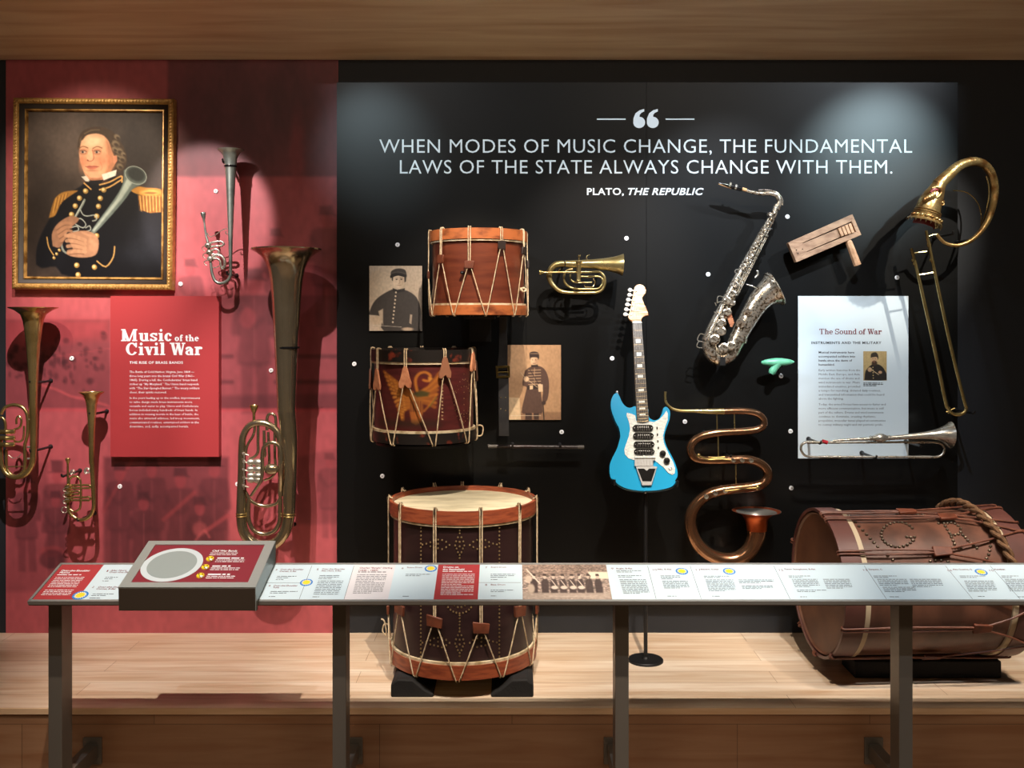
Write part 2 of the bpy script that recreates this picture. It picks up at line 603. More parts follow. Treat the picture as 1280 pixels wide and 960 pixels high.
class Slab:
    """A small slab-serif alphabet made of stems, bowls and serifs; cap height 1."""

    def __init__(s, t=0.2, h=0.085, xh=0.68):
        s.t, s.h, s.xh = t, h, xh
        s.polys = []

    def rect(s, x0, y0, x1, y1):
        s.g.append([(x0, y0), (x1, y0), (x1, y1), (x0, y1)])

    def stem(s, x, y0, y1, top='b', bot='b', e=0.09):
        t, h = s.t, s.h
        s.rect(x, y0, x + t, y1)
        if top:
            s.rect(x - (e if top in 'bl' else 0), y1 - h, x + t + (e if top in 'br' else 0), y1)
        if bot:
            s.rect(x - (e if bot in 'bl' else 0), y0, x + t + (e if bot in 'br' else 0), y0 + h)

    def arc(s, cx, cy, rx, ry, a0, a1, th=None, tv=None):
        th, tv = th or s.t, tv or s.h
        n = max(6, int(abs(a1 - a0) / 14))
        pr = None
        for k in range(n + 1):
            a = math.radians(a0 + (a1 - a0) * k / n)
            c, q = math.cos(a), math.sin(a)
            o = (cx + rx * c, cy + ry * q)
            i = (cx + (rx - th) * c, cy + (ry - tv) * q)
            if pr:
                s.g.append([pr[0], o, i, pr[1]])
            pr = (o, i)

    def diag(s, x0, y0, x1, y1, w):
        s.g.append([(x0, y0), (x0 + w, y0), (x1 + w, y1), (x1, y1)])

    def dot(s, x, y, r):
        s.g.append([(x + r * math.cos(a * PI / 6), y + r * math.sin(a * PI / 6)) for a in range(12)])

    def glyph(s, ch):
        s.g = []
        t, h, xh = s.t, s.h, s.xh
        e = 0.09
        if ch == ' ':
            return 0.3
        if ch == 'M':
            s.stem(e, 0, 1, 'l', 'b'); s.stem(1.0, 0, 1, 'r', 'b')
            s.diag(0.48, 0.0, e, 1, t); s.diag(0.48 + t * .5, 0.0, 1.0, 1, h * 1.3)
            return 1.0 + t + 2 * e
        if ch == 'u':
            s.stem(e, 0.2, xh, 'l', ''); s.arc(e + 0.28, 0.24, 0.28, 0.26, 180, 320); s.stem(e + 0.42, 0, xh, 'l', 'r')
            return e + 0.42 + t + e + .04
        if ch in 'sS':
            k = 1.0 if ch == 'S' else xh
            w = 0.3 if ch == 's' else 0.36
            s.arc(w, k * 0.735, w, k * 0.265 + .01, 20, 270, t * .8, h * 1.2)
            s.arc(w, k * 0.265, w, k * 0.265 + .01, -160, 90, t * .8, h * 1.2)
            s.rect(2 * w - h * 1.4, k * .68, 2 * w, k); s.rect(0, 0, h * 1.4, k * .32)
            return 2 * w + 0.06
        if ch == 'i':
            s.stem(e, 0, xh, 'l', 'b'); s.dot(e + t / 2, 0.9, 0.115)
            return t + 2 * e + .03
        if ch == 'l':
            s.stem(e, 0, 1.02, 'l', 'b')
            return t + 2 * e + .03
        if ch == 'c':
            s.arc(0.32, xh / 2, 0.32, xh / 2 + .01, 35, 325); s.dot(0.5, xh * 0.72, 0.1)
            return 0.64
        if ch == 'C':
            s.arc(0.48, 0.5, 0.48, 0.51, 32, 328); s.rect(0.86 - h, 0.62, 0.86 + .03, 1.0)
            return 0.98
        if ch == 'o':
            s.arc(0.34, xh / 2, 0.34, xh / 2 + .01, 0, 360)
            return 0.72
        if ch == 'e':
            s.arc(0.33, xh / 2, 0.33, xh / 2 + .01, 0, 318); s.rect(t * .6, xh * .46, 0.64, xh * .46 + h)
            return 0.7
        if ch == 'f':
            s.stem(e, 0, 0.8, '', 'b'); s.arc(e + 0.26, 0.76, 0.26, 0.26, 60, 180); s.rect(0, xh - h, e + t + .16, xh); s.dot(e + 0.36, .9, .08)
            return 0.5
        if ch == 't':
            s.stem(e, 0.16, 0.9, '', ''); s.arc(e + 0.24, 0.2, 0.24, 0.21, 180, 310); s.rect(0, xh - h, e + t + .16, xh)
            return 0.5
        if ch in 'hn':
            s.stem(e, 0, 1.02 if ch == 'h' else xh, 'l', 'b'); s.arc(e + 0.36, xh - 0.27, 0.26, 0.28, 0, 150); s.stem(e + 0.42, 0, xh - .25, '', 'b')
            return e + 0.42 + t + e + .03
        if ch == 'v':
            s.diag(0.26, 0, 0.04, xh, t); s.diag(0.30, 0, 0.52, xh, h * 1.1); s.rect(-.03, xh - h, 0.32, xh); s.rect(0.43, xh - h, 0.70, xh)
            return 0.68
        if ch == 'W':
            for dx in (0, 0.46):
                s.diag(dx + 0.28, 0, dx + 0.04, 1, t); s.diag(dx + 0.36, 0, dx + 0.56, 1, h * 1.2)
            s.rect(-.04, 1 - h, 0.36, 1); s.rect(0.42, 1 - h, 0.8, 1); s.rect(0.92, 1 - h, 1.22, 1)
            return 1.18
        if ch == 'a':
            s.stem(0.36, 0.06, xh - .16, '', ''); s.arc(0.28, xh - 0.2, 0.28, 0.21, 0, 165); s.arc(0.26, 0.2, 0.26, 0.21, 60, 300, t * .85); s.rect(0.24, .36, .42, .36 + h)
            s.rect(0.36, 0, 0.66, h); s.dot(.1, xh - .16, .09)
            return 0.7
        if ch == 'r':
            s.stem(e, 0, xh, 'l', 'b'); s.arc(e + 0.34, xh - 0.24, 0.22, 0.25, 50, 170); s.dot(e + .45, xh - .11, .1)
            return 0.62
        if ch == 'T':
            s.stem(0.36, 0, 1, '', 'b'); s.rect(0, 1 - h, 0.36 * 2 + t, 1); s.rect(0, .7, h, 1); s.rect(0.72 + t - h, .7, .72 + t, 1)
            return 0.96
        if ch == 'd':
            s.arc(0.3, xh / 2, 0.3, xh / 2 + .01, 40, 320); s.stem(0.44, 0, 1.02, 'l', 'r')
            return 0.44 + t + .13
        return 0.5

    def write(s, body, o, ux, uy, mat, parent, width=None, size=None, name='title', lift=0.0008, gap=0.04):
        x, polys = 0.0, []
        for ch in body:
            w = s.glyph(ch)
            polys += [[(px + x, py) for px, py in q] for q in s.g]
            x += w + gap
        x -= gap
        k = width / x if width else size
        ux, uy, o = Vector(ux).normalized(), Vector(uy).normalized(), Vector(o)
        nz = ux.cross(uy)
        m = MB()
        for iq, q in enumerate(polys):
            a = sum(q[i][0] * q[(i + 1) % len(q)][1] - q[(i + 1) % len(q)][0] * q[i][1] for i in range(len(q)))
            if a < 0:
                q = q[::-1]
            m.f.append(tuple(m.av(o + ux * (p[0] * k) + uy * (p[1] * k) + nz * (lift + iq * 4e-6)) for p in q))
        me = bpy.data.meshes.new(name)
        off = Vector((0, 0, 0))
        p2 = parent
        while p2 is not None:
            off += p2.location
            p2 = p2.parent
        me.from_pydata([tuple(v - off) for v in m.v], [], m.f)
        return finish(me, name, mat, parent, ang=0, fix=False)


def word_bars(m, o, ux, uy, width, nlines, xh, lead, fill=1.0, lift=0.0006, last=0.6):
    """Lines of small print too fine to read, set as word-length strokes."""
    ux, uy = Vector(ux).normalized(), Vector(uy).normalized()
    nz = ux.cross(uy)
    for i in range(nlines):
        x, end = 0.0, width * (last if i == nlines - 1 else random.uniform(0.88, 1.0)) * fill
        while x < end:
            w = min(random.choice((2, 3, 4, 5, 6, 8)) * xh * 0.85, end - x)
            b = o + ux * x - uy * (i * lead) + nz * lift
            m.quad(b, b + ux * w, b + ux * w + uy * xh, b + uy * xh)
            x += w + xh * 0.8


def split_words(o, text, name):
    """Breaks a line of upper-case lettering into one part per word."""
    me = o.data
    m = MB()
    m.v = [v.co.copy() for v in me.vertices]
    m.f = [tuple(p.vertices) for p in me.polygons]
    par, mat = o.parent, me.materials[0]
    off = par.location
    m.v = [v + off for v in m.v]
    glyphs = m.build_each('glyph', mat, None, 0, most=500)
    glyphs.sort(key=lambda g: min(v.co.x for v in g.data.vertices))
    bpy.data.objects.remove(o)
    i = 0
    for w in text.split():
        b = MB()
        for g in glyphs[i:i + len(w)]:
            n = len(b.v)
            b.v += [v.co.copy() for v in g.data.vertices]
            b.f += [tuple(k + n for k in p.vertices) for p in g.data.polygons]
        i += len(w)
        b.build(name, mat, par, 0)
    for g in glyphs:
        bpy.data.objects.remove(g)


XR, ZU = Vector((1, 0, 0)), Vector((0, 0, 1))

# ------------------------------------------------------------------ materials
black_wall = M('charcoal wall paint', (26, 30, 36), 0.6, bump=0.03, bscale=300)
panel_black = M('black satin panel', (11, 12, 12), 0.36, bump=0.02, bscale=400, spec=0.3)
edge_black = M('black edge', (16, 16, 17), 0.5)
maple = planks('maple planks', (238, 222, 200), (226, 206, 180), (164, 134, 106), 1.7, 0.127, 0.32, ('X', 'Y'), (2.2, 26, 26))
maple_shaded = planks('maple riser boards with shade tone', (158, 120, 90), (146, 110, 82), (92, 68, 48), 1.35, 0.24, 0.4, ('X', 'Z'), (2.2, 26, 26))  # same maple, base colour darkened to stand for the unlit riser face
maple_trim = M('maple nosing', (218, 184, 148), 0.4, col2=(204, 166, 128), nscale=3, stretch=(1, 12, 12))
soffit_wood = planks('soffit veneer', (246, 226, 196), (243, 220, 188), (232, 208, 176), 6.0, 0.9, 0.45, ('X', 'Y'), (1.2, 18, 18))
hall_paint = M('hall paint', (110, 108, 104), 0.8)
white_ink = M('white vinyl lettering', (226, 236, 240), 0.6)
thin_ink = M('pale vinyl lettering', (214, 226, 230), 0.6)
red_ink = M('dark red ink', (112, 30, 44), 0.6)
grey_ink = M('grey ink', (66, 72, 78), 0.6)
dark_ink = M('dark ink', (44, 48, 54), 0.6)
panel_red = M('printed red panel', (165, 56, 60), 0.45)
panel_white = M('printed pale panel', (214, 228, 234), 0.45)
blackpaint = M('black powder coat', (22, 22, 23), 0.45, bump=0.1, bscale=200)
foam_black = M('black cradle foam', (20, 20, 21), 0.8, bump=0.3, bscale=120)
picture = paint_mat('printed photograph', 0.45)
mural_mat = paint_mat('printed wall mural', 0.5, 0.5, 0.05)
canvas_mat = paint_mat('oil paint on canvas', 0.4, 0.3, 0.1)
silver_old = M('tarnished silver plate', (176, 190, 182), 0.36, 0.82, (120, 134, 128), 14, rvar=0.12)
silver = M('bright nickel silver', (222, 220, 210), 0.26, 0.82, (176, 168, 150), 22, rvar=0.1)
brass = M('aged brass', (204, 182, 124), 0.22, 0.9, (172, 150, 94), 9, rvar=0.08)
brass_dull = M('dull lacquered brass', (198, 180, 124), 0.3, 0.88, (156, 138, 88), 12, rvar=0.1)
bronze_horn = M('nickelled brass', (190, 178, 150), 0.19, 0.92, (166, 152, 122), 5, rvar=0.07)
copper_old = M('browned copper', (168, 128, 98), 0.2, 0.9, (136, 98, 72), 7, rvar=0.1)
copper_red = M('reddened copper', (206, 104, 56), 0.36, 0.82, (150, 62, 34), 14, rvar=0.12)
gold_dragon = M('gilded brass', (200, 170, 112), 0.3, 0.85, (140, 98, 54), 22, rvar=0.12, bump=0.35, bscale=85)
sax_brass = M('old silvered brass', (236, 226, 208), 0.2, 0.88, (120, 98, 72), 95, ndet=2, lo=0.5, hi=0.62, bump=0.25, bscale=140)
red_enamel = M('red painted lining', (112, 26, 24), 0.45)
gilt = M('carved gilt', (206, 164, 94), 0.38, 0.35, (150, 108, 56), 42, 5, 0.3, 0.75, bump=0.5, bscale=150)
gilt_plain = M('gilt bead', (204, 160, 92), 0.35, 0.35, (120, 84, 40), 26)
frame_dark = M('dark stained frame', (38, 27, 18), 0.6)
rope = M('hemp cord', (212, 192, 158), 0.85, col2=(172, 148, 114), nscale=60, bump=0.6, bscale=260)
rope_dark = M('dark tarred rope', (122, 88, 58), 0.85, col2=(84, 58, 36), nscale=60, bump=0.6, bscale=220)
hoop_orange = M('worn orange hoop', (176, 100, 54), 0.4, col2=(104, 52, 28), nscale=14, lo=0.48, hi=0.7, stretch=(1, 1, 2))
shell_red = M('red brown maple shell', (112, 56, 36), 0.34, col2=(88, 40, 26), nscale=5, stretch=(1, 1, 6), bump=0.05)
hoop_black = M('black hoop with red wear', (26, 22, 20), 0.4, col2=(120, 48, 32), nscale=20, lo=0.56, hi=0.68)
bead_pale = M('pale bead', (216, 200, 168), 0.6, col2=(166, 144, 106), nscale=30)
hoop_red = M('reddish hoop', (156, 80, 50), 0.42, col2=(122, 56, 36), nscale=16, stretch=(1, 1, 6))
shell_dark = M('dark plum shell', (46, 28, 28), 0.38, col2=(36, 20, 22), nscale=6, stretch=(1, 1, 5))
skin_head = M('old calfskin', (222, 212, 180), 0.6, col2=(192, 182, 150), nscale=7, stretch=(1, 3, 1))
ear_brown = M('brown leather', (112, 58, 36), 0.5, col2=(82, 40, 24), nscale=20)
ear_tan = M('tan leather', (206, 142, 104), 0.6, col2=(168, 98, 66), nscale=26)
ear_dark = M('black leather ear', (44, 32, 26), 0.45)
tack = M('brass tack', (196, 176, 132), 0.3, 1.0)
tack_dark = M('dark tack', (120, 108, 92), 0.3, 0.9)
strap_black = M('black leather strap', (34, 34, 36), 0.42, col2=(48, 47, 48), nscale=20)
buckle = M('dark brass buckle', (120, 104, 60), 0.35, 1.0)
leather = M('dark red leather shell', (108, 70, 54), 0.4, col2=(78, 50, 39), nscale=5, stretch=(2, 2, 0.6), bump=0.06)
leather_hoop = M('maroon leather hoop', (100, 62, 55), 0.42, col2=(82, 49, 43), nscale=6)
leather_head = M('brown leather drumhead', (112, 76, 56), 0.55, col2=(84, 54, 40), nscale=5)
thong = M('leather thong', (112, 66, 48), 0.5, col2=(80, 44, 32), nscale=20)
blue = M('sky blue lacquer', (36, 158, 210), 0.18, coat=0.6)
blue_edge = M('blue edge binding', (24, 84, 104), 0.3)
pearl = M('pearl pickguard', (226, 232, 228), 0.25, col2=(196, 204, 204), nscale=60, ndet=2, stretch=(1, 1, 3))
chrome = M('chrome', (222, 226, 228), 0.24, 0.6)
pickup_black = M('black pickup cover', (9, 9, 10), 0.22)
maple_neck = M('striped maple', (226, 188, 142), 0.3, col2=(176, 112, 66), nscale=26, lo=0.45, hi=0.6, stretch=(0.4, 1, 5))
rosewood = M('dark fingerboard', (44, 40, 38), 0.35)
ivory = M('white button', (240, 238, 230), 0.35)
fret = M('fret wire', (150, 132, 96), 0.4, 0.8)
string_mat = M('steel string', (140, 138, 134), 0.4, 0.9)
ebonite = M('black ebonite', (16, 16, 17), 0.2)
cork = M('cork', (206, 160, 110), 0.8)
ratchet_wood = M('weathered beech', (178, 142, 112), 0.6, col2=(138, 104, 80), nscale=7, stretch=(2, 6, 6), bump=0.1)
ratchet_pale = M('pale beech', (206, 164, 128), 0.55, col2=(176, 132, 98), nscale=9, stretch=(2, 6, 6))
ocarina_mat = M('mint glaze', (112, 196, 160), 0.35, col2=(84, 168, 134), nscale=30)
hole_mat = M('dark hole', (10, 10, 10), 0.9)
fife_wood = M('dark rosewood fife', (44, 30, 28), 0.3, col2=(26, 20, 20), nscale=20)
pin_mat = M('white numbered disc', (238, 240, 242), 0.5)
rail_metal = M('bronze rail metal', (104, 98, 90), 0.4, 0.3)
rail_edge = M('brushed rail edge', (160, 162, 160), 0.35, 0.5)
console_metal = M('console metal', (158, 166, 164), 0.38, 0.35)
console_front = M('console front', (66, 56, 47), 0.4, 0.3)
disc_white = M('white ring', (188, 200, 206), 0.5)
disc_grey = M('grey speaker disc', (138, 150, 150), 0.5)
seal_blue = M('seal blue', (30, 120, 196), 0.5)
seal_yellow = M('seal yellow', (250, 206, 50), 0.5)
button_yellow = M('yellow button', (240, 206, 40), 0.4)
button_black = M('black button mark', (24, 20, 20), 0.4)
card_white = M('printed pale card', (196, 216, 226), 0.45)
red_cord = M('red cord', (176, 24, 40), 0.7)

# ------------------------------------------------------------------ the room
PZ = CZ - (791 - HY) / F * WALL                        # platform top
PF = (CZ - PZ) * F / (885 - HY)                        # platform front edge
SOFZ = CZ + (HY - 75) / F * WALL
struct(MB().box((-4.0, WALL, 0), (4.0, WALL + 0.12, SOFZ + 0.4)).build('wall_back', black_wall, ang=0))
struct(MB().box((-4.1, -3, 0), (-4.0, WALL + .12, 4.4)).build('wall_left', hall_paint, ang=0))
struct(MB().box((4.0, -3, 0), (4.1, WALL + .12, 4.4)).build('wall_right', hall_paint, ang=0))
struct(MB().box((-4.1, -3.1, 0), (4.1, -3, 4.4)).build('wall_front', hall_paint, ang=0))
struct(MB().box((-4.1, -3.1, -0.1), (4.1, PF - 0.001, 0)).build('floor', planks('hall floor', (190, 168, 142), (178, 156, 130), (120, 100, 80), 1.4, 0.14), ang=0))
struct(MB().box((-4.1, -3.1, 4.32), (4.1, WALL + .12, 4.42)).build('ceiling', M('hall ceiling', (60, 56, 52), 0.8), ang=0))
SLOPE, SE = 0.27, 3.98
m = MB()
m.prism([Vector((-4, WALL, SOFZ)), Vector((-4, SE, SOFZ + (WALL - SE) * SLOPE)), Vector((-4, SE, SOFZ + (WALL - SE) * SLOPE + 0.1)), Vector((-4, WALL, SOFZ + .3))], (8, 0, 0))
struct(m.build('trim_1', soffit_wood, ang=0))
platform = thing('display_platform', None, None, (0, PF, 0))
struct(platform)
MB().box((-4, PF + .004, 0), (4, WALL, PZ - .001)).build('riser', maple_shaded, platform, 0)
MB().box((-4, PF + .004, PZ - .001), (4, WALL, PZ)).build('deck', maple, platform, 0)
MB().box((-4, PF - .004, PZ - .024), (4, PF + .004, PZ)).build('nosing', maple_trim, platform, 0, 0.002)

# the mural: red print with ghosted engravings and group portraits
g = Pic(8, 75, 423, 792, 230, 396, (174, 82, 88))
GH, DK = (84, 38, 44), (60, 27, 33)


def ghost_man(x, y, s, al=0.55, hat='kepi', rot=0):
    """A standing bandsman, drawn as a soft silhouette; s = head height in pixels."""
    def q(*p):
        return [(x + a * s, y + b * s) for a, b in p]
    g.poly(q((-.9, 1.2), (-.5, 1.0), (.5, 1.0), (.95, 1.25), (1.15, 3.1), (.75, 3.3), (.85, 4.6), (-.85, 4.6), (-.75, 3.2), (-1.2, 3.0)), GH, s * .25, al)
    g.poly(q((-.7, 4.5), (-.05, 4.5), (-.1, 7.2), (-.65, 7.2)), GH, s * .2, al * .8)
    g.poly(q((.05, 4.5), (.7, 4.5), (.75, 7.2), (.2, 7.2)), GH, s * .2, al * .8)
    g.ell(x, y + .5 * s, .38 * s, .5 * s, (150, 60, 66), .4, al)
    if hat == 'top':
        g.poly(q((-.45, -.7), (.45, -.7), (.42, .1), (.7, .2), (-.7, .2), (-.42, .1)), DK, s * .2, al)
    else:
        g.poly(q((-.42, -.35), (.35, -.4), (.48, .12), (.62, .25), (-.45, .2)), DK, s * .2, al)
    g.line(q((0, 1.2), (.02, 4.3)), .06 * s, (170, 90, 92), s * .15, al * .6)
    g.line(q((-.9, 1.6), (-.2, 2.6), (.4, 2.3)), .3 * s, DK, s * .3, al * .5)


g.poly([(210, 75), (423, 75), (423, 221), (210, 221)], GH, 4, .6)
for bx, by, bw, bh in ((330, 150, 30, 60), (392, 160, 26, 60), (290, 130, 26, 70), (250, 150, 24, 60), (360, 120, 22, 50)):
    g.ell(bx, by, bw, bh, DK, .7, .35)
g.ell(372, 190, 9, 52, (150, 56, 62), .8, .5)
g.poly([(216, 170), (246, 170), (246, 221), (216, 221)], GH, 8, .4)
for hx, hy, hs in ((345, 292, 16), (408, 265, 20), (238, 330, 16)):
    ghost_man(hx, hy, hs, .38)
g.poly([(275, 370), (423, 370), (423, 512), (275, 512)], GH, 3, .35)
ghost_man(318, 345, 24, .5)
g.ell(310, 398, 10, 13, (160, 66, 72), .4, .5)
for yy in (446, 478):
    g.line([(275, yy), (290, yy)], 5, DK, 4, .5)
    g.line([(345, yy), (423, yy)], 5, DK, 4, .5)
g.poly([(275, 495), (423, 492), (423, 512), (275, 512)], DK, 6, .35)
# battlefield engraving
g.poly([(8, 400), (138, 400), (138, 511), (8, 511)], GH, 3, .45)
g.poly([(8, 400), (138, 400), (138, 424), (60, 430), (8, 440)], (170, 64, 70), 12, .6)
for k in range(90):
    x, y = random.uniform(10, 136), random.gauss(452, 14)
    g.ell(x, y, random.uniform(1.5, 4), random.uniform(2, 5), DK, .8, .4)
g.line([(45, 480), (70, 487), (90, 496), (110, 500), (136, 508)], 2.5, (200, 86, 90), 3, .7)
g.line([(66, 447), (138, 436)], 1.2, (186, 80, 84), 2, .4)
g.poly([(45, 511), (423, 511), (423, 515), (45, 515)], (186, 66, 74), 3, .5)
# group portrait of the band
g.poly([(8, 580), (60, 580), (60, 740), (8, 740)], GH, 6, .3)
g.poly([(130, 572), (286, 572), (286, 740), (130, 740)], GH, 5, .6)
for hx, hy, hs, ht in ((72, 588, 17, 'top'), (150, 585, 17, 'kepi'), (190, 580, 18, 'kepi'), (226, 592, 19, 'kepi'), (268, 580, 18, 'top'), (180, 622, 17, 'kepi'), (70, 620, 15, 'kepi'), (250, 628, 17, 'kepi'), (34, 600, 16, 'kepi')):
    ghost_man(hx, hy, hs, .55, ht)
g.line([(205, 650), (244, 616)], 5, (150, 60, 64), 3, .6)
g.line([(258, 664), (285, 645)], 5, (170, 70, 74), 3, .6)
g.line([(130, 640), (165, 576)], 4, (150, 60, 64), 3, .5)
g.ell(66, 690, 16, 7, (150, 60, 64), .3, .5)
g.ell(66, 700, 16, 12, DK, .3, .5)
g.ell(250, 662, 9, 9, (180, 84, 86), .5, .5)
g.line([(245, 676), (255, 664), (262, 672)], 3, (190, 90, 92), 2, .5)
g.poly([(360, 575), (423, 560), (423, 656), (372, 656)], GH, 5, .3)
ghost_man(412, 572, 14, .35)
g.noise(.05, 90)
MX0, MX1 = (8 - 640) / F * WALL, (423 - 640) / F * WALL
mural = g.mesh('wall_left_mural', lambda u, v: (MX0 + (MX1 - MX0) * u, 0 * u + WALL - .004, SOFZ + (PZ - SOFZ) * v), mural_mat)
struct(mural)
mural.name = 'wall_mural'

# ------------------------------------------------------------------ black display panel with the quotation
qx0, qx1, qz0, qz1 = P(421, 0, PANEL).x, P(1197, 0, PANEL).x, P(0, 754, PANEL).z, P(0, 103, PANEL).z
quote = thing('quotation_sign', 'large black wall panel lettered with a quotation about music and the state', 'display panel', ((qx0 + qx1) / 2, PANEL, qz0))
sx = P(808, 0, PANEL).x
MB().box((qx0, PANEL, qz0), (sx - .0008, WALL - .002, qz1)).build('board', panel_black, quote, 0)
MB().box((sx + .0008, PANEL, qz0), (qx1, WALL - .002, qz1)).build('board', panel_black, quote, 0)
for k, (txt, x0, x1, yb, cap, sh, wt, nm) in enumerate((
        ('WHEN MODES OF MUSIC CHANGE, THE FUNDAMENTAL', 474, 1140, 191, 17, 0, -.012, 'quotation_line'),
        ('LAWS OF THE STATE ALWAYS CHANGE WITH THEM.', 498, 1113.5, 217, 17, 0, -.012, 'quotation_line'),
        ('PLATO,', 733, 779, 243.5, 8.3, 0, .02, 'attribution'),
        ('THE REPUBLIC', 783, 877.5, 243.5, 8.3, .25, .02, 'attribution'))):
    wt += .008 if k < 2 else 0
    o = letters(txt, P(x0, yb, PANEL), XR, ZU, white_ink if k > 1 else thin_ink, quote, width=(x1 - x0) / F * PANEL, weight=wt, shear=sh, space=1.06, name=nm, cap=cap / F * PANEL)
    if ' ' in txt:
        split_words(o, txt, 'quotation_word' if k < 2 else 'attribution')
for x0, x1 in ((746, 782), (832, 868)):
    MB().box(P(x0, 149.8, PANEL) - Vector((0, .001, 0)), P(x1, 148.2, PANEL) + Vector((0, .0002, 0))).build('rule_line', thin_ink, quote, 0)
for cx in (799, 816):
    m = MB()
    d0 = PANEL - .0012
    pts = []
    for k in range(25):                      # ball of the quote mark, then its rising tail
        a = math.radians(75 + k * 12.5)
        pts.append((cx + 7.2 * math.cos(a) + .2, 153 - 6.8 * math.sin(a)))
    pts = [(cx + 7.4 * math.cos(math.radians(a)), 153 - 7 * math.sin(math.radians(a))) for a in range(95, -186, -12)]
    pts += [(cx - 7.2, 148), (cx - 4.5, 141.5), (cx + .5, 137.8), (cx + 6.2, 136.2), (cx + 6.4, 139.2), (cx + 2.6, 141), (cx + .6, 143.5), (cx + .4, 146)]
    m.prism([P(x, y, d0) for x, y in pts], (0, .0011, 0))
    m.build('quote_mark', white_ink, quote, 0)

# ------------------------------------------------------------------ rope tension drums
def on(c, r, th, z):
    """Point on an upright cylinder round c; th = 0 faces the visitor, + to the right."""
    return Vector((c[0] + r * math.sin(th), c[1] - r * math.cos(th), z))


def wrap(m, outline, c, r0, r1, th, z, seg=1):
    """An outline of (arc metres, height) bent round the cylinder between radii r0 and r1."""
    f = [on(c, r1, th + a / r1, z + h) for a, h in outline]
    b = [on(c, r0, th + a / r1, z + h) - on(c, r1, th + a / r1, z + h) for a, h in outline]
    m.prism(f, b)


def hoop(m, c, r, z0, z1, t=.01, n=72):
    m.lathe([(r - t, z0), (r, z0), (r, z1), (r - t, z1), (r - t, z0)], (c[0], c[1], 0), n=n, caps=(0, 0))


def lacing(m, c, r, zt, zb, tops, bots, ears, rr=.0022, gap=.0045):
    """Cord over both hoops: doubled from each top hook to its ear, then spread to the bottom points."""
    for k, t in enumerate(tops):
        ze = ears[k]
        g = gap / r
        for sgn, bt in ((-1, bots[k][0]), (1, bots[k][1])):
            if bt is None:
                continue
            m.tube([on(c, r - .012, t + sgn * g, zt + .002), on(c, r - .004, t + sgn * g, zt + .0055), on(c, r + .004, t + sgn * g, zt - .002), on(c, r + .004, t + sgn * g, (zt + ze) / 2), on(c, r + .006, t + sgn * g * .8, ze)], rr, n=6, sub=3)
            n = 5
            m.tube([on(c, r + .006, t + sgn * g * .8, ze)] + [on(c, r + .004, t + sgn * g + (bt - t - sgn * g) * i / n, ze + (zb - ze) * i / n) for i in range(1, n + 1)] + [on(c, r - .008, bt, zb - .005)], rr, n=6, sub=2)


D2 = math.radians
PEG_HELP = []


def pairs(tops, step):
    return [(t - step / 2, t + step / 2) for t in tops]


# --- the orange-hooped snare drum
dc = 4.2
c1 = P(598, 340, dc)
r1 = 61 / F * dc
z1t, z1b = P(0, 290.5, dc).z, P(0, 394, dc).z
drum = thing('snare_drum', 'red-brown snare drum with orange hoops, upper of the two small drums', 'drum', (c1.x, c1.y, z1b))
m = MB()
m.lathe([(r1 - .014, z1b + .03), (r1 - .014, z1t - .03)], (c1.x, c1.y, 0), n=72, caps=(0, 0))
shell = m.build('shell', shell_red, drum)
m = MB(); hoop(m, c1, r1, z1t - .045, z1t); m.build('hoop', hoop_orange, drum)
m = MB(); hoop(m, c1, r1, z1b, z1b + .041); m.build('hoop', hoop_orange, drum)
for za in (z1t - .053, z1b + .041):
    m = MB(); hoop(m, c1, r1 - .004, za, za + .008); m.build('flesh_hoop', bead_pale, drum)
for za, nm in ((z1t - .016, 'drumhead'), (z1b + .012, 'drumhead')):
    MB().lathe([(r1 - .01, za), (r1 - .01, za + .002)], (c1.x, c1.y, 0), n=72).build(nm, skin_head, drum)
tops = [D2(-8 + 36.5 * k) for k in range(-4, 6)]
ez = [z1b + .19, z1b + .2, z1b + .13, z1b + .195, z1b + .185, z1b + .24, z1b + .225, z1b + .17, z1b + .2, z1b + .2]
ez[2], ez[3], ez[4], ez[5], ez[6], ez[7] = [P(0, y, 4.0).z for y in (341, 323, 331, 306, 311, 326)]
m = MB(); lacing(m, c1, r1, z1t, z1b, tops, pairs(tops, D2(35)), ez); m.build('tension_cord', rope, drum)
for k, (t, z) in enumerate(zip(tops, ez)):
    m = MB()
    w, h = (.019, .017) if k % 2 else (.022, .015)
    wrap(m, [(-w, -h), (w * .8, -h * 1.1), (w, h), (0, h * 1.15), (-w * .9, h)], c1, r1 + .001, r1 + .011, t, z)
    m.build('leather_ear', ear_dark if k >= 5 else ear_brown, drum, bevel=.002)
m = MB()
p = on(c1, r1 - .016, D2(-16), P(0, 341, 4.0).z)
m.cyl(p, p + Vector((-.006, -.02, 0)), .007, 14)
m.sphere(p + Vector((-.0065, -.021, 0)), .008)
m.build('air_hole_grommet', ebonite, drum)
p = on(c1, r1, D2(66), P(0, 360, 4.0).z)
MB().tube([p + Vector((-.012, -.012, -.006)), p + Vector((0, -.016, .004)), p + Vector((.012, -.01, -.004)), p + Vector((0, -.016, -.012)), p + Vector((-.012, -.012, .004))], .004, n=7).build('cord_knot', rope, drum)
# its black wall shelf
sh = MB()
sh.box((c1.x - .07, PANEL - .16, z1b - .016), (c1.x + .07, PANEL, z1b - .004))
sh.box((c1.x - .05, PANEL - .02, z1b - .12), (c1.x + .05, PANEL, z1b - .016))
sh = tag(sh.build('display_shelf', blackpaint, None, 0), 'small black wall shelf under the orange-hooped drum', 'shelf')

# --- the eagle drum
c2 = P(530, 490, dc)
r2 = 65.5 / F * dc
z2t, z2b = P(0, 436, dc).z, P(0, 548, dc).z
drum = thing('snare_drum', 'dark snare drum painted with a golden eagle, lower of the two small drums', 'drum', (c2.x, c2.y, z2b))
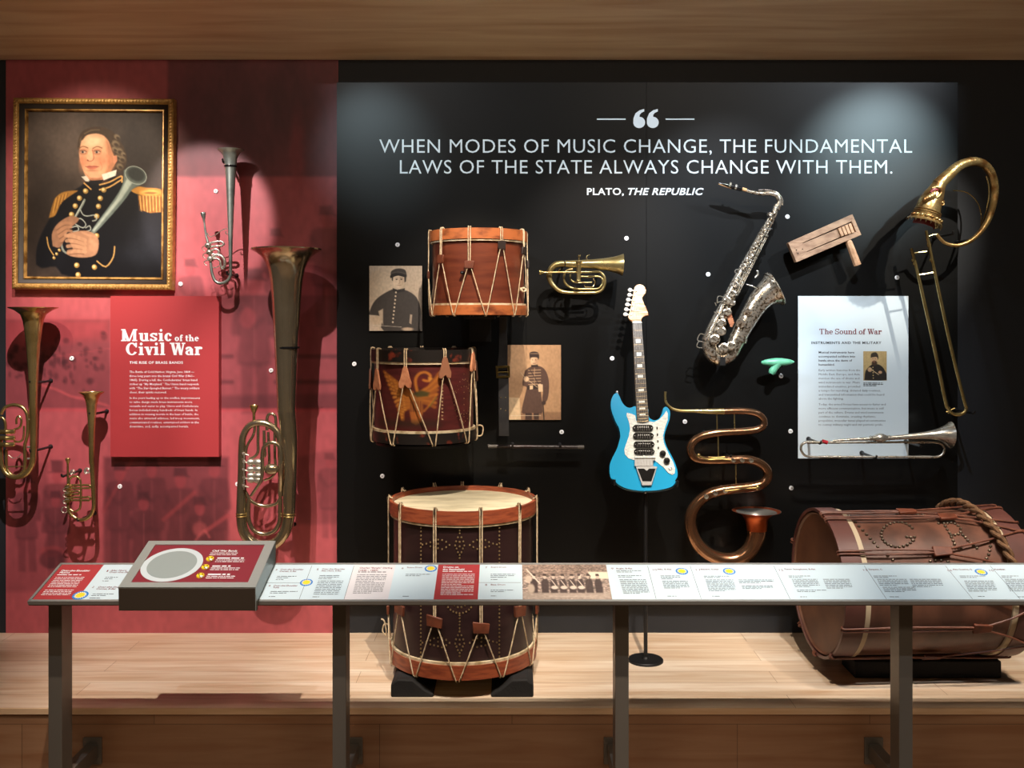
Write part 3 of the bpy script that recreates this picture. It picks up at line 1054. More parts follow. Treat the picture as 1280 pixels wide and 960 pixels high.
# painted shell: unrolled picture, x in degrees, y in photo-drum units
e = Pic(-180, 0, 180, 100, 360, 90, (78, 32, 31))
e.noise(.14, 40)
GO, GD, GG = (176, 108, 44), (120, 62, 28), (52, 58, 34)


def fe(pts):                      # zoomed picture coordinates of the eagle -> shell degrees and height
    return [(math.degrees(math.asin(max(-.99, min(.99, (x - 331) / 250)))), (y - 130) / 3.6) for x, y in pts]


e.poly(fe([(90, 380), (420, 380), (440, 500), (80, 500)]), (70, 26, 24), 14, .6)
for k in range(12):                                   # left wing: overlapping feathers, then the right
    x0, y0 = 296 - k * 1.0, 285 + k * 7
    x1, y1 = 150 + k * 9, 182 + k * 22
    xm, ym = (x0 + x1) / 2 - 16, (y0 + y1) / 2 - 10
    e.line(fe([(x0, y0), (xm, ym), (x1, y1)]), 4.6, GO if k % 2 else (156, 92, 40), 2.0, .85)
    e.line(fe([(x0, y0 + 5), (xm, ym + 8), (x1 + 4, y1 + 8)]), .9, GD, 1.2, .8)
    for t in (.3, .5, .7, .9):
        e.ell(*fe([(x0 + (x1 - x0) * t - 16 * math.sin(t * 3), y0 + (y1 - y0) * t - 8 * math.sin(t * 3))])[0], 1.6, 1.3, (196, 134, 62), .6, .7)
for k in range(9):
    x0, y0 = 336, 285 + k * 6
    x1, y1 = 428 - k * 3, 185 + k * 22
    e.line(fe([(x0, y0), ((x0 + x1) / 2 + 10, (y0 + y1) / 2), (x1, y1)]), 4.4, GO if k % 2 else (148, 86, 38), 2.0, .8)
    e.line(fe([(x0, y0 + 5), ((x0 + x1) / 2 + 10, (y0 + y1) / 2 + 7), (x1, y1 + 8)]), .9, GD, 1.2, .8)
e.poly(fe([(290, 300), (340, 290), (352, 380), (330, 440), (300, 440), (282, 370)]), (150, 92, 44), 3, .9)
for k in range(5):
    e.line(fe([(290 + k * 12, 330), (294 + k * 10, 430)]), .7, (92, 40, 34), .8, .8)
e.poly(fe([(285, 385), (345, 385), (340, 440), (315, 452), (292, 440)]), (166, 96, 46), 2, .9)
e.ell(*fe([(345, 232)])[0], 8, 8, (92, 34, 32), .2, .9)
e.line(fe([(322, 280), (312, 225), (330, 190), (362, 182), (384, 200), (376, 226), (352, 222)]), 3.4, GO, 2, .95)
e.poly(fe([(372, 205), (396, 214), (380, 232)]), (190, 130, 56), 2, .9)
e.poly(fe([(295, 290), (340, 275), (380, 285), (372, 305), (320, 308)]), GG, 3, .8)
e.line(fe([(355, 380), (395, 330), (412, 300)]), 2.4, GO, 2, .8)
e.line(fe([(380, 360), (412, 310)]), 1.4, (84, 92, 50), 2, .7)
e.poly(fe([(110, 430), (430, 430), (430, 462), (110, 462)]), (40, 38, 26), 8, .55)
for k in range(14):
    e.ell(*fe([(440 + .6 * (k % 2), 190 + k * 18)])[0], .8, 1, (206, 186, 140), .4, .9)
ZA, ZB = z2t - .05, z2b + .05
RS = r2 - .014
e.mesh('shell', lambda u, v: (c2.x + RS * np.sin((u - .5) * 2 * PI), c2.y - RS * np.cos((u - .5) * 2 * PI), ZA + (ZB - ZA) * v), paint_mat('painted drum shell', 0.35), drum)
m = MB(); hoop(m, c2, r2, z2t - .05, z2t); m.build('hoop', hoop_black, drum)
m = MB(); hoop(m, c2, r2, z2b, z2b + .045); m.build('hoop', hoop_black, drum)
for za in (z2t - .06, z2b + .045):
    m = MB(); hoop(m, c2, r2 - .004, za, za + .01); m.build('flesh_hoop', bead_pale, drum)
for za in (z2t - .02, z2b + .012):
    MB().lathe([(r2 - .01, za), (r2 - .01, za + .002)], (c2.x, c2.y, 0), n=72).build('drumhead', M('aged dark drumhead', (92, 70, 52), .6), drum)
tops = [D2(x) for x in (-93, -52, -14, 27, 68, 109, 148, 188, 228)]
ez = [P(0, y, 4.0).z for y in (480, 478, 474, 462, 456, 470, 470, 470, 470)]
bt = [(D2(-110), D2(-72)), (D2(-70), D2(-31)), (D2(-28), D2(14)), (D2(17), D2(56)), (D2(60), D2(88)), (D2(92), D2(128)), (D2(130), D2(168)), (D2(170), D2(208)), (D2(210), D2(248))]
m = MB(); lacing(m, c2, r2, z2t, z2b, tops, bt, ez, .0028); m.build('tension_cord', rope, drum)
for k, (t, z) in enumerate(zip(tops, ez)):
    m = MB()
    s = (1, 1, 1, 1, .9, 1, 1, 1, 1)[k]
    wrap(m, [(x * s, y * s) for x, y in ((-.011, .045), (-.004, .055), (.004, .055), (.011, .045), (.020, .010), (.029, -.014), (.026, -.034), (.012, -.036), (0, -.022), (-.014, -.038), (-.028, -.034), (-.029, -.014), (-.020, .008))], c2, r2 + .002, r2 + .011, t, z)
    m.build('leather_ear', ear_tan if k in (1, 2, 4) else M('worn leather', (140, 92, 66), .6), drum, bevel=.002)
p = on(c2, r2, D2(86), z2b + .05)
MB().tube([p, p + Vector((.012, -.02, .012)), p + Vector((.03, -.02, .004)), p + Vector((.026, -.02, -.03)), p + Vector((.006, -.02, -.036))], .003, n=7).build('cord_end', rope, drum)
m = MB()
for k in range(40):
    a = k / 40 * 2 * PI
    th, z = D2(57 + 16 * math.cos(a)), (z2t + z2b) / 2 + .06 * math.sin(a) - .02 + (.03 if k % 2 else 0) * math.sin(a)
    m.sphere(on(c2, RS, th, z), .0024, 6, 4)
for k in range(9):
    m.sphere(on(c2, RS, D2(57), z2b + .08 + k * .026), .0024, 6, 4)
m.build_each('brass_tack', tack, drum)
sh = MB()
sh.lathe([(r2 - .02, z2b - .02), (r2 - .02, z2b - .009)], (c2.x, c2.y, 0), n=48)
sh.box((c2.x - .1, PANEL - .2, z2b - .02), (c2.x + .1, PANEL - .001, z2b - .009))
tag(sh.build('display_shelf', blackpaint, None, 30), 'thin black wall shelf under the eagle drum', 'shelf')

# --- the bass drum standing on the platform
db_ = 3.99
c3 = P(579, 700, db_)
r3 = 91.5 / F * db_
z3t, z3b = P(0, 622, db_).z, PZ + .078
bass = thing('bass_drum', 'dark plum bass drum with reddish hoops standing upright on the platform', 'drum', (c3.x, c3.y, z3b))
m = MB(); m.lathe([(r3 - .016, z3b + .04), (r3 - .016, z3t - .05)], (c3.x, c3.y, 0), n=96, caps=(0, 0)); m.build('shell', shell_dark, bass)
m = MB(); hoop(m, c3, r3, z3t - .052, z3t, .012, 96); m.build('hoop', hoop_red, bass)
m = MB(); hoop(m, c3, r3, z3b, z3b + .056, .012, 96); m.build('hoop', hoop_red, bass)
for za in (z3t - .062, z3b + .056):
    m = MB(); hoop(m, c3, r3 - .004, za, za + .01, n=96); m.build('flesh_hoop', bead_pale, bass)
MB().lathe([(r3 - .012, z3t - .034), (r3 - .012, z3t - .02), (r3 - .02, z3t - .018)], (c3.x, c3.y, 0), n=96).build('drumhead', skin_head, bass)
MB().lathe([(r3 - .012, z3b + .02), (r3 - .012, z3b + .03)], (c3.x, c3.y, 0), n=96).build('drumhead', skin_head, bass)
tops = [D2(15.7 + 33.6 * k) for k in range(-5, 6)]
ez = [z3b + .2] * 11
for k, y in zip(range(2, 8), (758, 760, 776, 784, 763, 759)):
    ez[k] = P(0, y, db_ - r3 * math.cos(tops[k])).z
m = MB(); lacing(m, c3, r3, z3t, z3b, tops, pairs(tops, D2(31)), ez, .0028, .0045); m.build('tension_cord', rope, bass)
m = MB()
for t in tops:
    p = on(c3, r3 - .006, t, z3t)
    m.tube([p + Vector((0, 0, -.008)), p + Vector((0, 0, .012)), on(c3, r3 + .008, t, z3t + .006), on(c3, r3 + .008, t, z3t - .012)], .0032, n=7)
m.build_each('hoop_hook', tack_dark, bass)
for k, (t, z) in enumerate(zip(tops, ez)):
    m = MB()
    wrap(m, [(-.032, -.02), (.03, -.026), (.034, .012), (.004, .018), (-.034, .024)], c3, r3 + .001, r3 + .012, t, z)
    m.build('leather_ear', ear_brown, bass, bevel=.002)


def hit(c, r, px, py):
    """Where the line of sight through a photo pixel meets an upright cylinder."""
    d = Vector(((px - 640) / F, 1, -(py - HY) / F))
    o = Vector((-c[0], -c[1]))
    A = d.x * d.x + d.y * d.y
    B = 2 * (d.x * o.x + d.y * o.y)
    C = o.x * o.x + o.y * o.y - r * r
    t = (-B - math.sqrt(max(B * B - 4 * A * C, 0))) / (2 * A)
    return Vector((0, 0, CZ)) + d * t


zf = lambda x, y: (460 + x / 3.554, 600 + y / 3.554)
tk = []
for x in (235, 583):
    tk += [(x, 212 + 17.3 * k) for k in range(34)]
for cx, cy in ((407, 295), (407, 730)):
    for a, b in ((0, -70), (0, -58), (-8, -40), (8, -40), (-16, -22), (16, -22), (-20, -4), (20, -4), (-14, 10), (14, 10), (0, 0), (-8, 26), (8, 26), (0, 38), (0, 52), (0, -20)):
        tk.append((cx + a, cy + b))
    for s in (-1, 1):
        for a, b in ((45, 0), (60, -14), (60, 10), (78, -22), (78, 18), (96, -24), (96, 14), (96, -6), (114, -22), (114, 10), (130, -12), (130, 6), (148, -6), (165, -2)):
            tk.append((cx + s * a, cy - 6 + b))
for k in range(28):
    a = 2 * PI * k / 28
    tk.append((407 + 66 * math.cos(a), 520 + 72 * math.sin(a)))
for k in range(14):
    a = 2 * PI * k / 14
    tk.append((407 + 38 * math.cos(a), 520 + 46 * math.sin(a)))
tk += [(407, 600 + 14 * k) for k in range(6)]
m = MB()
for x, y in tk:
    m.sphere(hit(c3, r3 - .0155, *zf(x, y)), .0042, 7, 4)
m.build_each('brass_tack', tack, bass)
p = on(c3, r3, D2(-88), z3b + .12)
MB().tube([p, p + Vector((-.02, -.01, .01)), p + Vector((-.028, -.012, -.02)), p + Vector((-.012, -.01, -.035)), p + Vector((-.02, -.012, .02)), p + Vector((-.034, -.012, .03))], .003, n=7).build('cord_end', rope, bass)
# cradle
for cx, lab in ((509, 'black curved foam block under the left of the bass drum'), (649, 'black curved foam block under the right of the bass drum')):
    s = 1 if cx < 579 else -1
    X = P(cx, 0, 3.80).x
    m = MB()
    prof = [(X - s * .055, PZ), (X - s * .055, PZ + .05), (X - s * .03, PZ + .07), (X + s * .03, PZ + .068), (X + s * .075, PZ + .03), (X + s * .11, PZ + .012), (X + s * .11, PZ)]
    m.prism([Vector((x, 3.72, z)) for x, z in prof], (0, .46, 0))
    tag(m.build('drum_block', foam_black, None, 30, .006), lab, 'stand')

# --- the large leather drum lying on its side
r4 = .303
xl, xr = 1.262, 2.03
LEN = xr - xl
ctr = Vector(((xl + xr) / 2, 4.0, CZ - (730 - HY) / F * 3.95))
XF = Matrix.Translation(ctr) @ Matrix.Rotation(D2(3.0), 4, 'Z') @ Matrix.Rotation(PI / 2, 4, 'Y')
big = thing('leather_drum', 'large brown leather drum with studded letters lying on its side', 'drum', (ctr.x, ctr.y, ctr.z - r4))
o4 = (0, 0)
h2 = LEN / 2
m = MB(XF); m.lathe([(r4 - .014, -h2 + .03), (r4 - .014, h2 - .03)], (0, 0, 0), n=96, caps=(0, 0)); m.build('shell', leather, big)
for s in (-1, 1):
    z0, z1 = sorted((s * h2, s * (h2 - .08)))
    m = MB(XF); hoop(m, o4, r4, z0, z1, .012, 96); m.build('hoop', leather_hoop, big)
    z0, z1 = sorted((s * (h2 - .08), s * (h2 - .102)))
    m = MB(XF); hoop(m, o4, r4 - .005, z0, z1, .01, 96); m.build('flesh_hoop', M('cream bead', (190, 172, 142), .6), big)
    m = MB(XF)
    m.lathe([(r4 - .013, s * (h2 - .012)), (r4 - .02, s * (h2 - .004)), (r4 - .03, s * (h2 - .016)), (.01, s * (h2 - .02))], (0, 0, 0), n=72)
    m.build('drumhead', leather_head, big)
def hit4(px, py, r=r4 - .013):
    inv = XF.inverted()
    o = inv @ Vector((0, 0, CZ))
    d = inv.to_3x3() @ Vector(((px - 640) / F, 1, -(py - HY) / F))
    A = d.x ** 2 + d.y ** 2
    B = 2 * (o.x * d.x + o.y * d.y)
    C = o.x ** 2 + o.y ** 2 - r * r
    t = (-B - math.sqrt(max(B * B - 4 * A * C, 0))) / (2 * A)
    return o + d * t


tops, ears4 = [], []
for px, py in ((1133, 639), (1184, 645.5), (1178, 689), (1210, 735), (1228, 786)):
    q = hit4(px, py, r4 + .008)
    tops.append(math.atan2(q.x, -q.y))
    ears4.append(q.z)
while len(tops) < 10:
    tops.append(tops[-1] + D2(36))
    ears4.append(ears4[2])
m = MB(XF)
for t, ze in zip(tops, ears4):
    for sg in (-1, 1):
        g = sg * .006 / r4
        m.tube([on(o4, r4 - .012, t + g, -h2 - .003), on(o4, r4 + .005, t + g, -h2 - .004), on(o4, r4 + .006, t + g, -h2 + .06), on(o4, r4 + .006, t + g * 1.6, (ze - h2) / 2), on(o4, r4 + .007, t + g * .7, ze)], .0042, n=7, sub=3)
        e2 = t + sg * D2(15.5)
        m.tube([on(o4, r4 + .007, t + g * .7, ze), on(o4, r4 + .006, (t + e2) / 2, (ze + h2) / 2), on(o4, r4 + .006, e2, h2 - .03), on(o4, r4 + .004, e2, h2 + .004), on(o4, r4 - .014, e2, h2 + .003)], .0042, n=7, sub=3)
m.build('tension_thong', thong, big)
for t, ze in zip(tops, ears4):
    m = MB(XF)
    wrap(m, [(-.022, -.036), (.022, -.036), (.015, .038), (-.015, .038)], o4, r4 + .001, r4 + .014, t, ze)
    m.build('leather_ear', ear_brown, big, bevel=.003)
m = MB(XF)
for ph in (0, PI):                                  # braided carrying rope round the right end
    pts = []
    for k in range(70):
        a = D2(-128 + k * 1.65)
        sag = .05 * math.sin(k / 69 * PI)
        q = ph + k * .62
        pts.append(on(o4, r4 + .017 + .009 * math.cos(q), a, h2 - .155 + .07 * k / 69 - sag * .4 + .010 * math.sin(q)))
    m.tube(pts, .0095, n=8, sub=2)
m.build('braided_rope', rope_dark, big)


z8 = lambda x, y: (970 + x / 3.839, 610 + y / 3.839)
tk = []
for k in range(7):
    tk += [(380 + 18 * k, 165 + 19.5 * k)]
for k in range(22):                                  # the letter G
    a = math.radians(-32 - k * 14.3)
    tk.append((585 + 80 * math.cos(a), 224 + 59 * math.sin(a)))
tk += [(628, 236), (646, 238), (664, 236), (658, 252)]
tk += [(805, 170), (812, 184), (822, 200), (832, 216), (842, 236), (850, 254), (856, 270), (858, 287), (846, 286), (872, 287), (886, 287),
       (822, 170), (840, 168), (858, 172), (874, 182), (886, 196), (886, 212), (874, 222), (858, 226), (840, 226),
       (896, 226), (908, 238), (920, 252), (934, 266), (948, 278), (964, 289), (780, 170)]      # the letter R
tk += [(1030, 205), (1030, 232), (1030, 256), (1028, 280), (1024, 300), (1020, 320), (1010, 338), (1000, 352)]
tk += [(345, 118), (350, 134), (500, 114), (535, 114), (580, 128), (600, 132), (625, 128), (655, 126), (680, 130), (705, 130), (535, 325), (560, 345), (585, 365), (740, 352), (765, 348), (792, 348), (825, 354)]
m = MB(XF)
for x, y in tk:
    m.sphere(hit4(*z8(x, y)), .0068, 8, 5)
m.build_each('dark_tack', tack_dark, big)
m = MB()
m.box((1.40, 3.92, PZ), (2.00, 4.08, ctr.z - r4 - .004))
b = m.build('drum_plinth', foam_black, None, 0, .006)
tag(b, 'black block under the large leather drum', 'stand')

# ------------------------------------------------------------------ wind instruments on the wall
def TP(pts, d, ox=0.0, oy=0.0, k=1.0):
    """Traced points (x, y[, depth]) in a zoomed frame with origin ox, oy and k zoom pixels per photo pixel."""
    return [P(ox + p[0] / k, oy + p[1] / k, p[2] if len(p) > 2 else d) for p in pts]


def tubes(d, ox, oy, k):
    def add(m, pts, rad, **kw):
        rr = [r / k / F * d for r in rad] if isinstance(rad, (list, tuple)) else rad / k / F * d
        return m.tube(TP(pts, d, ox, oy, k), rr, **kw)
    return add


def bell_up(m, x, prof, d, n=40):
    """Bell with a vertical axis: prof = (y, radius) in photo pixels from the rim down; the rim is open."""
    pr = [(r / F * d, CZ - (y - HY) / F * d) for y, r in prof]
    inner = [(max(r - .002, .001), z) for r, z in pr[:-2]]
    q = list(reversed(inner)) + pr
    c = P(x, 0, d)
    m.lathe(q, (c.x, c.y, 0), n=n, caps=(1, 0))


def peg(px, py, d0, d1, label, r=.0055, group=None, hook=True):
    a, b = P(px, py, d0), None
    b = Vector((a.x, d1, a.z))
    m = MB()
    m.cyl(a, b, r, 10)
    m.lathe([(r * 1.9, 0), (r * 1.9, -.006), (r, -.012)], a, (0, 1, 0), 14)
    m.sphere(b, r * 1.25, 10, 6)
    if hook:
        m.tube([b, b + Vector((0, -.012, .0)), b + Vector((0, -.02, .012))], r * .8, n=8, sub=3)
    o = m.build('wall_peg', blackpaint, None, 40)
    return tag(o, label, 'peg', group)


def mouthpiece(m, cup, shank, rc, rs):
    """Cup mouthpiece from cup rim point to shank point."""
    ax = (shank - cup)
    L = ax.length
    m.lathe([(rc * .8, L * .06), (rc * .92, 0), (rc, L * .02), (rc * .95, L * .14), (rc * .62, L * .34), (rs, L * .48), (rs * .85, L * .7), (rs, L)], cup, ax, 16)


# --- silver-plated over-the-shoulder cornet
d = 4.36
T = tubes(d, 0, 0, 1)
h = thing('shoulder_cornet', 'slim silvery over-the-shoulder horn with bell up beside the portrait', 'horn', P(276, 353, d))
m = MB()
bell_up(m, 288.2, [(187, 16), (188, 15.6), (190, 12.5), (194, 9.6), (200, 7.9), (210, 6.7), (225, 5.9), (250, 4.7), (280, 3.5), (300, 2.7), (325, 2.1), (338, 2)], d)
T(m, [(288.2, 337), (288, 344), (284, 351), (276, 354), (269, 351), (265, 341), (263.6, 330), (262, 318), (260, 304), (258, 296), (256.3, 286)], [2, 2, 2, 2, 2, 1.9, 1.8, 1.7, 1.6, 1.4, 1.3], n=12)
m.build('bell_and_tubing', silver_old, h)
m = MB(); T(m, [(281, 206.6), (288.3, 208.4), (295, 206.8)], 1, n=8); m.lathe([(7.7 / F * d, -.004), (7.9 / F * d, 0), (7.7 / F * d, .004)], P(288.2, 208, d), (0, 0, 1), 24); m.build('bell_band', ebonite, h)
m = MB(); mouthpiece(m, P(253.8, 265.5, d), P(256.4, 286, d), 3.2 / F * d, 1.3 / F * d); m.build('mouthpiece', silver_old, h)
m = MB()
T(m, [(262, 304), (270, 302), (277, 302), (279.6, 304.6), (277, 307.3), (270, 307.5), (262, 309)], 1.5)
T(m, [(263, 314), (269, 311.5), (273, 313), (273.6, 316), (270, 318), (264, 317)], 1.4)
T(m, [(263, 323), (270, 319), (276, 319.5), (280, 324), (281, 331), (279, 336)], 1.9)
T(m, [(264, 325), (270, 323), (275, 326), (276, 332), (278, 337)], 1.5)
m.build_each('valve_slide', silver, h)
for x, y in ((260.6, 307), (262.2, 315.5), (263.4, 323.5)):
    m = MB()
    q = P(x, y, d)
    m.lathe([(.0125, .012), (.0135, .008), (.0135, -.012), (.011, -.016), (.005, -.018)], q, (0, 1, 0), 18)
    m.build('rotary_valve', silver, h)
m = MB()
for x, y in ((260, 306), (261, 315), (262.4, 324)):
    T(m, [(x, y, d - .02), (x - 4, y + 1.5, d - .02), (x - 7, y + 3, d - .02), (x - 6.5, y + 6, d - .02), (x - 4, y + 8, d - .02)], .55, n=6)
m.build_each('valve_lever', silver, h)
m = MB()
T(m, [(258.5, 291), (263, 296), (270, 293), (278, 287.5), (284, 286), (287, 288.5), (286, 292), (282.5, 292), (282.4, 289)], .6, n=6)
T(m, [(264, 334), (270, 334.5), (274, 332)], .6, n=6)
m.build('scroll_brace', silver, h)
peg(291, 209, WALL, d, 'black wall peg behind the bell of the slim silvery horn')
peg(296, 344.5, WALL, d, 'black wall peg at the lower bend of the slim silvery horn')

# --- large bass over-the-shoulder horn
d = 4.24
T = tubes(d, 280, 490, 4.8)
h = thing('shoulder_bass_horn', 'largest over-the-shoulder horn, bell up, right of the red text panel', 'horn', P(332, 683, d))
m = MB()
bell_up(m, 358, [(311, 43.5), (312.5, 43), (316, 36.5), (321, 30.5), (328, 26), (336, 22.8), (350, 20), (373, 18), (400, 16.3), (436, 14.5), (480, 12.5), (515, 11.2)], d, 56)
m.tube([P(x, y, d) for x, y in ((358, 513), (361.5, 545), (362, 580), (361.8, 620), (361, 645), (357, 663), (347, 677), (333, 682), (317, 679), (306, 667), (302, 650), (302, 620), (302.5, 590), (302.5, 560), (304, 545), (311, 533), (322, 528.5), (335, 530.5), (346, 539), (350.5, 553), (351, 585), (350.5, 620))],
       [v / F * d for v in (11.2, 10.2, 9.4, 8.2, 7.4, 7.2, 7, 6.9, 6.7, 6.5, 6.4, 6, 5.2, 4.6, 4.4, 4.3, 4.2, 4.2, 4.2, 4.1, 3.6, 3.0)], n=18)
m.build('bell_and_tubing', bronze_horn, h)
m = MB()
T(m, [(338, 600), (335, 640), (310, 672), (250, 684), (195, 672), (155, 645), (135, 610), (118, 580)], 11)
T(m, [(150, 640), (146, 700), (150, 770), (180, 830), (240, 852), (300, 835), (332, 780), (336, 700), (338, 640)], 13)
m.build_each('lower_bow', bronze_horn, h)
m = MB()
fd = d - .05
T(m, [(160, 625, fd), (195, 575, fd), (222, 530, fd), (230, 470, fd), (230, 370, fd), (245, 325, fd), (285, 303, fd), (325, 318, fd), (340, 365, fd), (342, 480, fd), (340, 600, d)], [8, 9, 10, 11, 11, 12, 12, 12, 12, 11, 11])
m.build('front_bow', bronze_horn, h)
m = MB()
T(m, [(180, 170), (183, 230), (170, 270), (145, 310), (132, 350), (130, 380)], [8, 8, 8, 8, 9, 10])
T(m, [(205, 190), (204, 300), (203, 360), (180, 390), (150, 400)], 9)
T(m, [(240, 230), (243, 330), (246, 380), (215, 405), (150, 430)], [9, 9, 8, 8, 8])
T(m, [(258, 230), (258, 160), (268, 136), (285, 130), (302, 138), (310, 165), (312, 260)], 9)
T(m, [(265, 240), (272, 400), (268, 440)], 8)
T(m, [(303, 230), (306, 400), (312, 470), (285, 510), (240, 530)], 8)
m.build_each('valve_loop', bronze_horn, h)
for k, y in enumerate((420, 462, 500, 525)):
    m = MB()
    a, b = P(280 + 140 / 4.8, 490 + y / 4.8, d - .03), P(280 + (215 if k != 1 else 250) / 4.8, 490 + (y + 3) / 4.8, d - .03)
    m.lathe([(.006, 0), (.013, .004), (.016, .02), (.011, .03), (.016, .04), (.016, .06), (.012, .066), (.006, .068)], a, b - a, 16)
    m.build('piston_valve', silver, h)
m = MB()
m.sphere(P(339, 586.5, d - .035), .03, 16, 10, (1.15, .6, .8))
m.build('slide_knob', bronze_horn, h)
m = MB()
for k in range(5):
    m.sphere(P(304.5 + .7 * (k % 2), 567 + 10 * k, d - .03), .008, 10, 6)
    m.cyl(P(304, 567 + 10 * k, d - .03), P(311, 569 + 10 * k, d - .03), .003, 8)
m.cyl(P(305, 566, d - .035), P(305, 612, d - .035), .003, 8)
m.build('valve_rods', silver, h)
m = MB(); mouthpiece(m, P(317.6, 506.3, d), P(317.4, 527, d), 5.6 / F * d, 2 / F * d); m.build('mouthpiece', brass, h)
for x, y, r in ((302, 642, 6.6), (361.3, 642, 7.9)):
    for dy in (0, 3):
        m = MB(); c = P(x, y + dy, d); m.lathe([(r / F * d, -.003), ((r + .7) / F * d, 0), (r / F * d, .003)], c, (0, 0, 1), 24); m.build('ferrule_ring', brass, h)
m = MB(); c = P(359.3, 434.5, d); m.lathe([(14.9 / F * d, -.005), (15.2 / F * d, 0), (14.9 / F * d, .005)], c, (0, 0, 1), 32); m.build('bell_band', ebonite, h)
peg(363, 433, WALL, d + .03, 'black wall peg behind the bell of the largest horn')
peg(368, 655, WALL, d + .01, 'black wall peg at the bottom bow of the largest horn')

# --- brass alto horn cut by the left edge of the picture
d = 4.32
T = tubes(d, 0, 480, 6.86)
h = thing('shoulder_alto_horn', 'brass over-the-shoulder horn at the far left edge, bell up below the portrait', 'horn', P(22, 597, d))
m = MB()
bell_up(m, 41.5, [(384, 29), (385, 28.5), (388, 21.5), (393, 14.8), (400, 12.2), (410, 10.6), (430, 8.2), (460, 6.2), (490, 5), (520, 4.5)], d)
T(m, [(287, 270), (288, 420), (286, 560), (282, 650), (262, 720), (220, 772), (160, 797), (90, 790), (40, 750), (15, 690), (8, 600), (5, 480)], [31, 30, 27, 26, 25, 24, 22, 21, 20, 19, 18, 17], n=16)
m.build('bell_and_tubing', brass, h)
m = MB()
T(m, [(10, 260), (40, 205), (90, 182), (140, 180), (190, 198), (225, 240), (238, 300), (238, 420), (222, 490), (212, 540), (215, 680), (200, 750), (150, 788), (100, 778), (66, 740), (56, 690), (55, 560)], [14, 14, 14, 15, 15, 15, 15, 15, 14, 14, 14, 14, 14, 14, 13, 12, 12])
T(m, [(-20, 290), (20, 290), (44, 330), (48, 400)], 12)
T(m, [(120, 390), (165, 375), (182, 340), (182, 300), (160, 276), (142, 300), (142, 345)], 9)
T(m, [(120, 490), (170, 495), (200, 460), (206, 360)], 9)
T(m, [(60, 710), (210, 706)], 5, n=8)
m.build_each('bow', brass, h)
for y in (412, 466, 522):
    m = MB()
    a, b = P(-10, 480 + y / 6.86, d - .02), P(18.5, 480 + (y - 4) / 6.86, d - .02)
    m.lathe([(.009, 0), (.0105, .003), (.0105, .06), (.012, .062), (.012, .068), (.0105, .07), (.0105, .1), (.006, .104)], a, b - a, 18)
    m.build('piston_valve', brass, h)
m = MB()
T(m, [(75, 610), (110, 635), (160, 625), (180, 600)], 4, n=6)
for y in (300, 540, 640):
    T(m, [(235, y), (270, y + 2)], 9, n=8)
m.build_each('brace', silver, h)
peg(64, 476, WALL, d, 'black wall peg, upper of two holding the brass horn at the left edge')
peg(64, 558, WALL, d, 'black wall peg, lower of two holding the brass horn at the left edge')

# --- small brass cornet with rotary valves
d = 4.33
T = tubes(d, 60, 560, 8.73)
h = thing('shoulder_cornet', 'small brass over-the-shoulder horn left of the red text panel', 'horn', P(100, 650, d))
m = MB()
bell_up(m, 114.5, [(490, 15), (491, 14.6), (494, 10.5), (499, 7.9), (506, 6.4), (520, 5), (545, 3.7), (580, 3)], d)
T(m, [(480, 170), (490, 350), (500, 560), (498, 650), (470, 730), (410, 775), (345, 782), (280, 750), (240, 710), (222, 650), (218, 520), (218, 380), (217, 290), (216, 200)], [25, 24, 23, 22, 21, 20, 19, 18, 18, 17, 15, 13, 12, 11], n=14)
m.build('bell_and_tubing', brass, h)
m = MB()
T(m, [(232, 390), (236, 345), (262, 315), (300, 308), (335, 325), (356, 370), (360, 500), (352, 640), (325, 680), (280, 692), (245, 670)], 12)
T(m, [(250, 405), (440, 405), (462, 420), (440, 437), (250, 437)], 12)
T(m, [(250, 470), (330, 470), (345, 485), (330, 502), (250, 502)], 11)
T(m, [(250, 538), (420, 538)], 12)
T(m, [(250, 570), (420, 570)], 12)
T(m, [(420, 538), (450, 535), (462, 555), (445, 572), (420, 570)], 12)
m.build_each('valve_slide', brass, h)
for y in (425, 490, 560):
    m = MB()
    m.lathe([(.0135, .012), (.015, .008), (.015, -.012), (.012, -.018), (.005, -.02)], P(60 + 228 / 8.73, 560 + y / 8.73, d), (0, 1, 0), 18)
    m.build('rotary_valve', brass, h)
m = MB()
for cx, cy, R in ((270, 265, 30), (430, 250, 38)):
    T(m, [(cx + (R - k * 1.1) * math.cos(k * .62 + 2), cy + (R - k * 1.1) * math.sin(k * .62 + 2)) for k in range(24)], 5, n=6, sub=2)
for y in (430, 490, 560):
    T(m, [(222, y, d - .02), (190, y + 5, d - .02), (166, y + 18, d - .02), (175, y + 40, d - .02), (200, y + 50, d - .02)], 5, n=6)
T(m, [(180 + 32 * math.cos(k * PI / 6), 675 + 32 * math.sin(k * PI / 6)) for k in range(13)], 6, n=6, sub=2)
m.build_each('scroll_lever', silver, h)
m = MB(); mouthpiece(m, P(84.8, 573, d), P(84.9, 587, d), 3.1 / F * d, 1.3 / F * d); m.build('mouthpiece', brass, h)
peg(134, 514, WALL, d, 'black wall peg at the bell of the small brass horn')
peg(100.5, 588, WALL, d, 'black wall peg at the mouthpiece of the small brass horn')
peg(119, 641, WALL, d, 'black wall peg at the lower bow of the small brass horn')

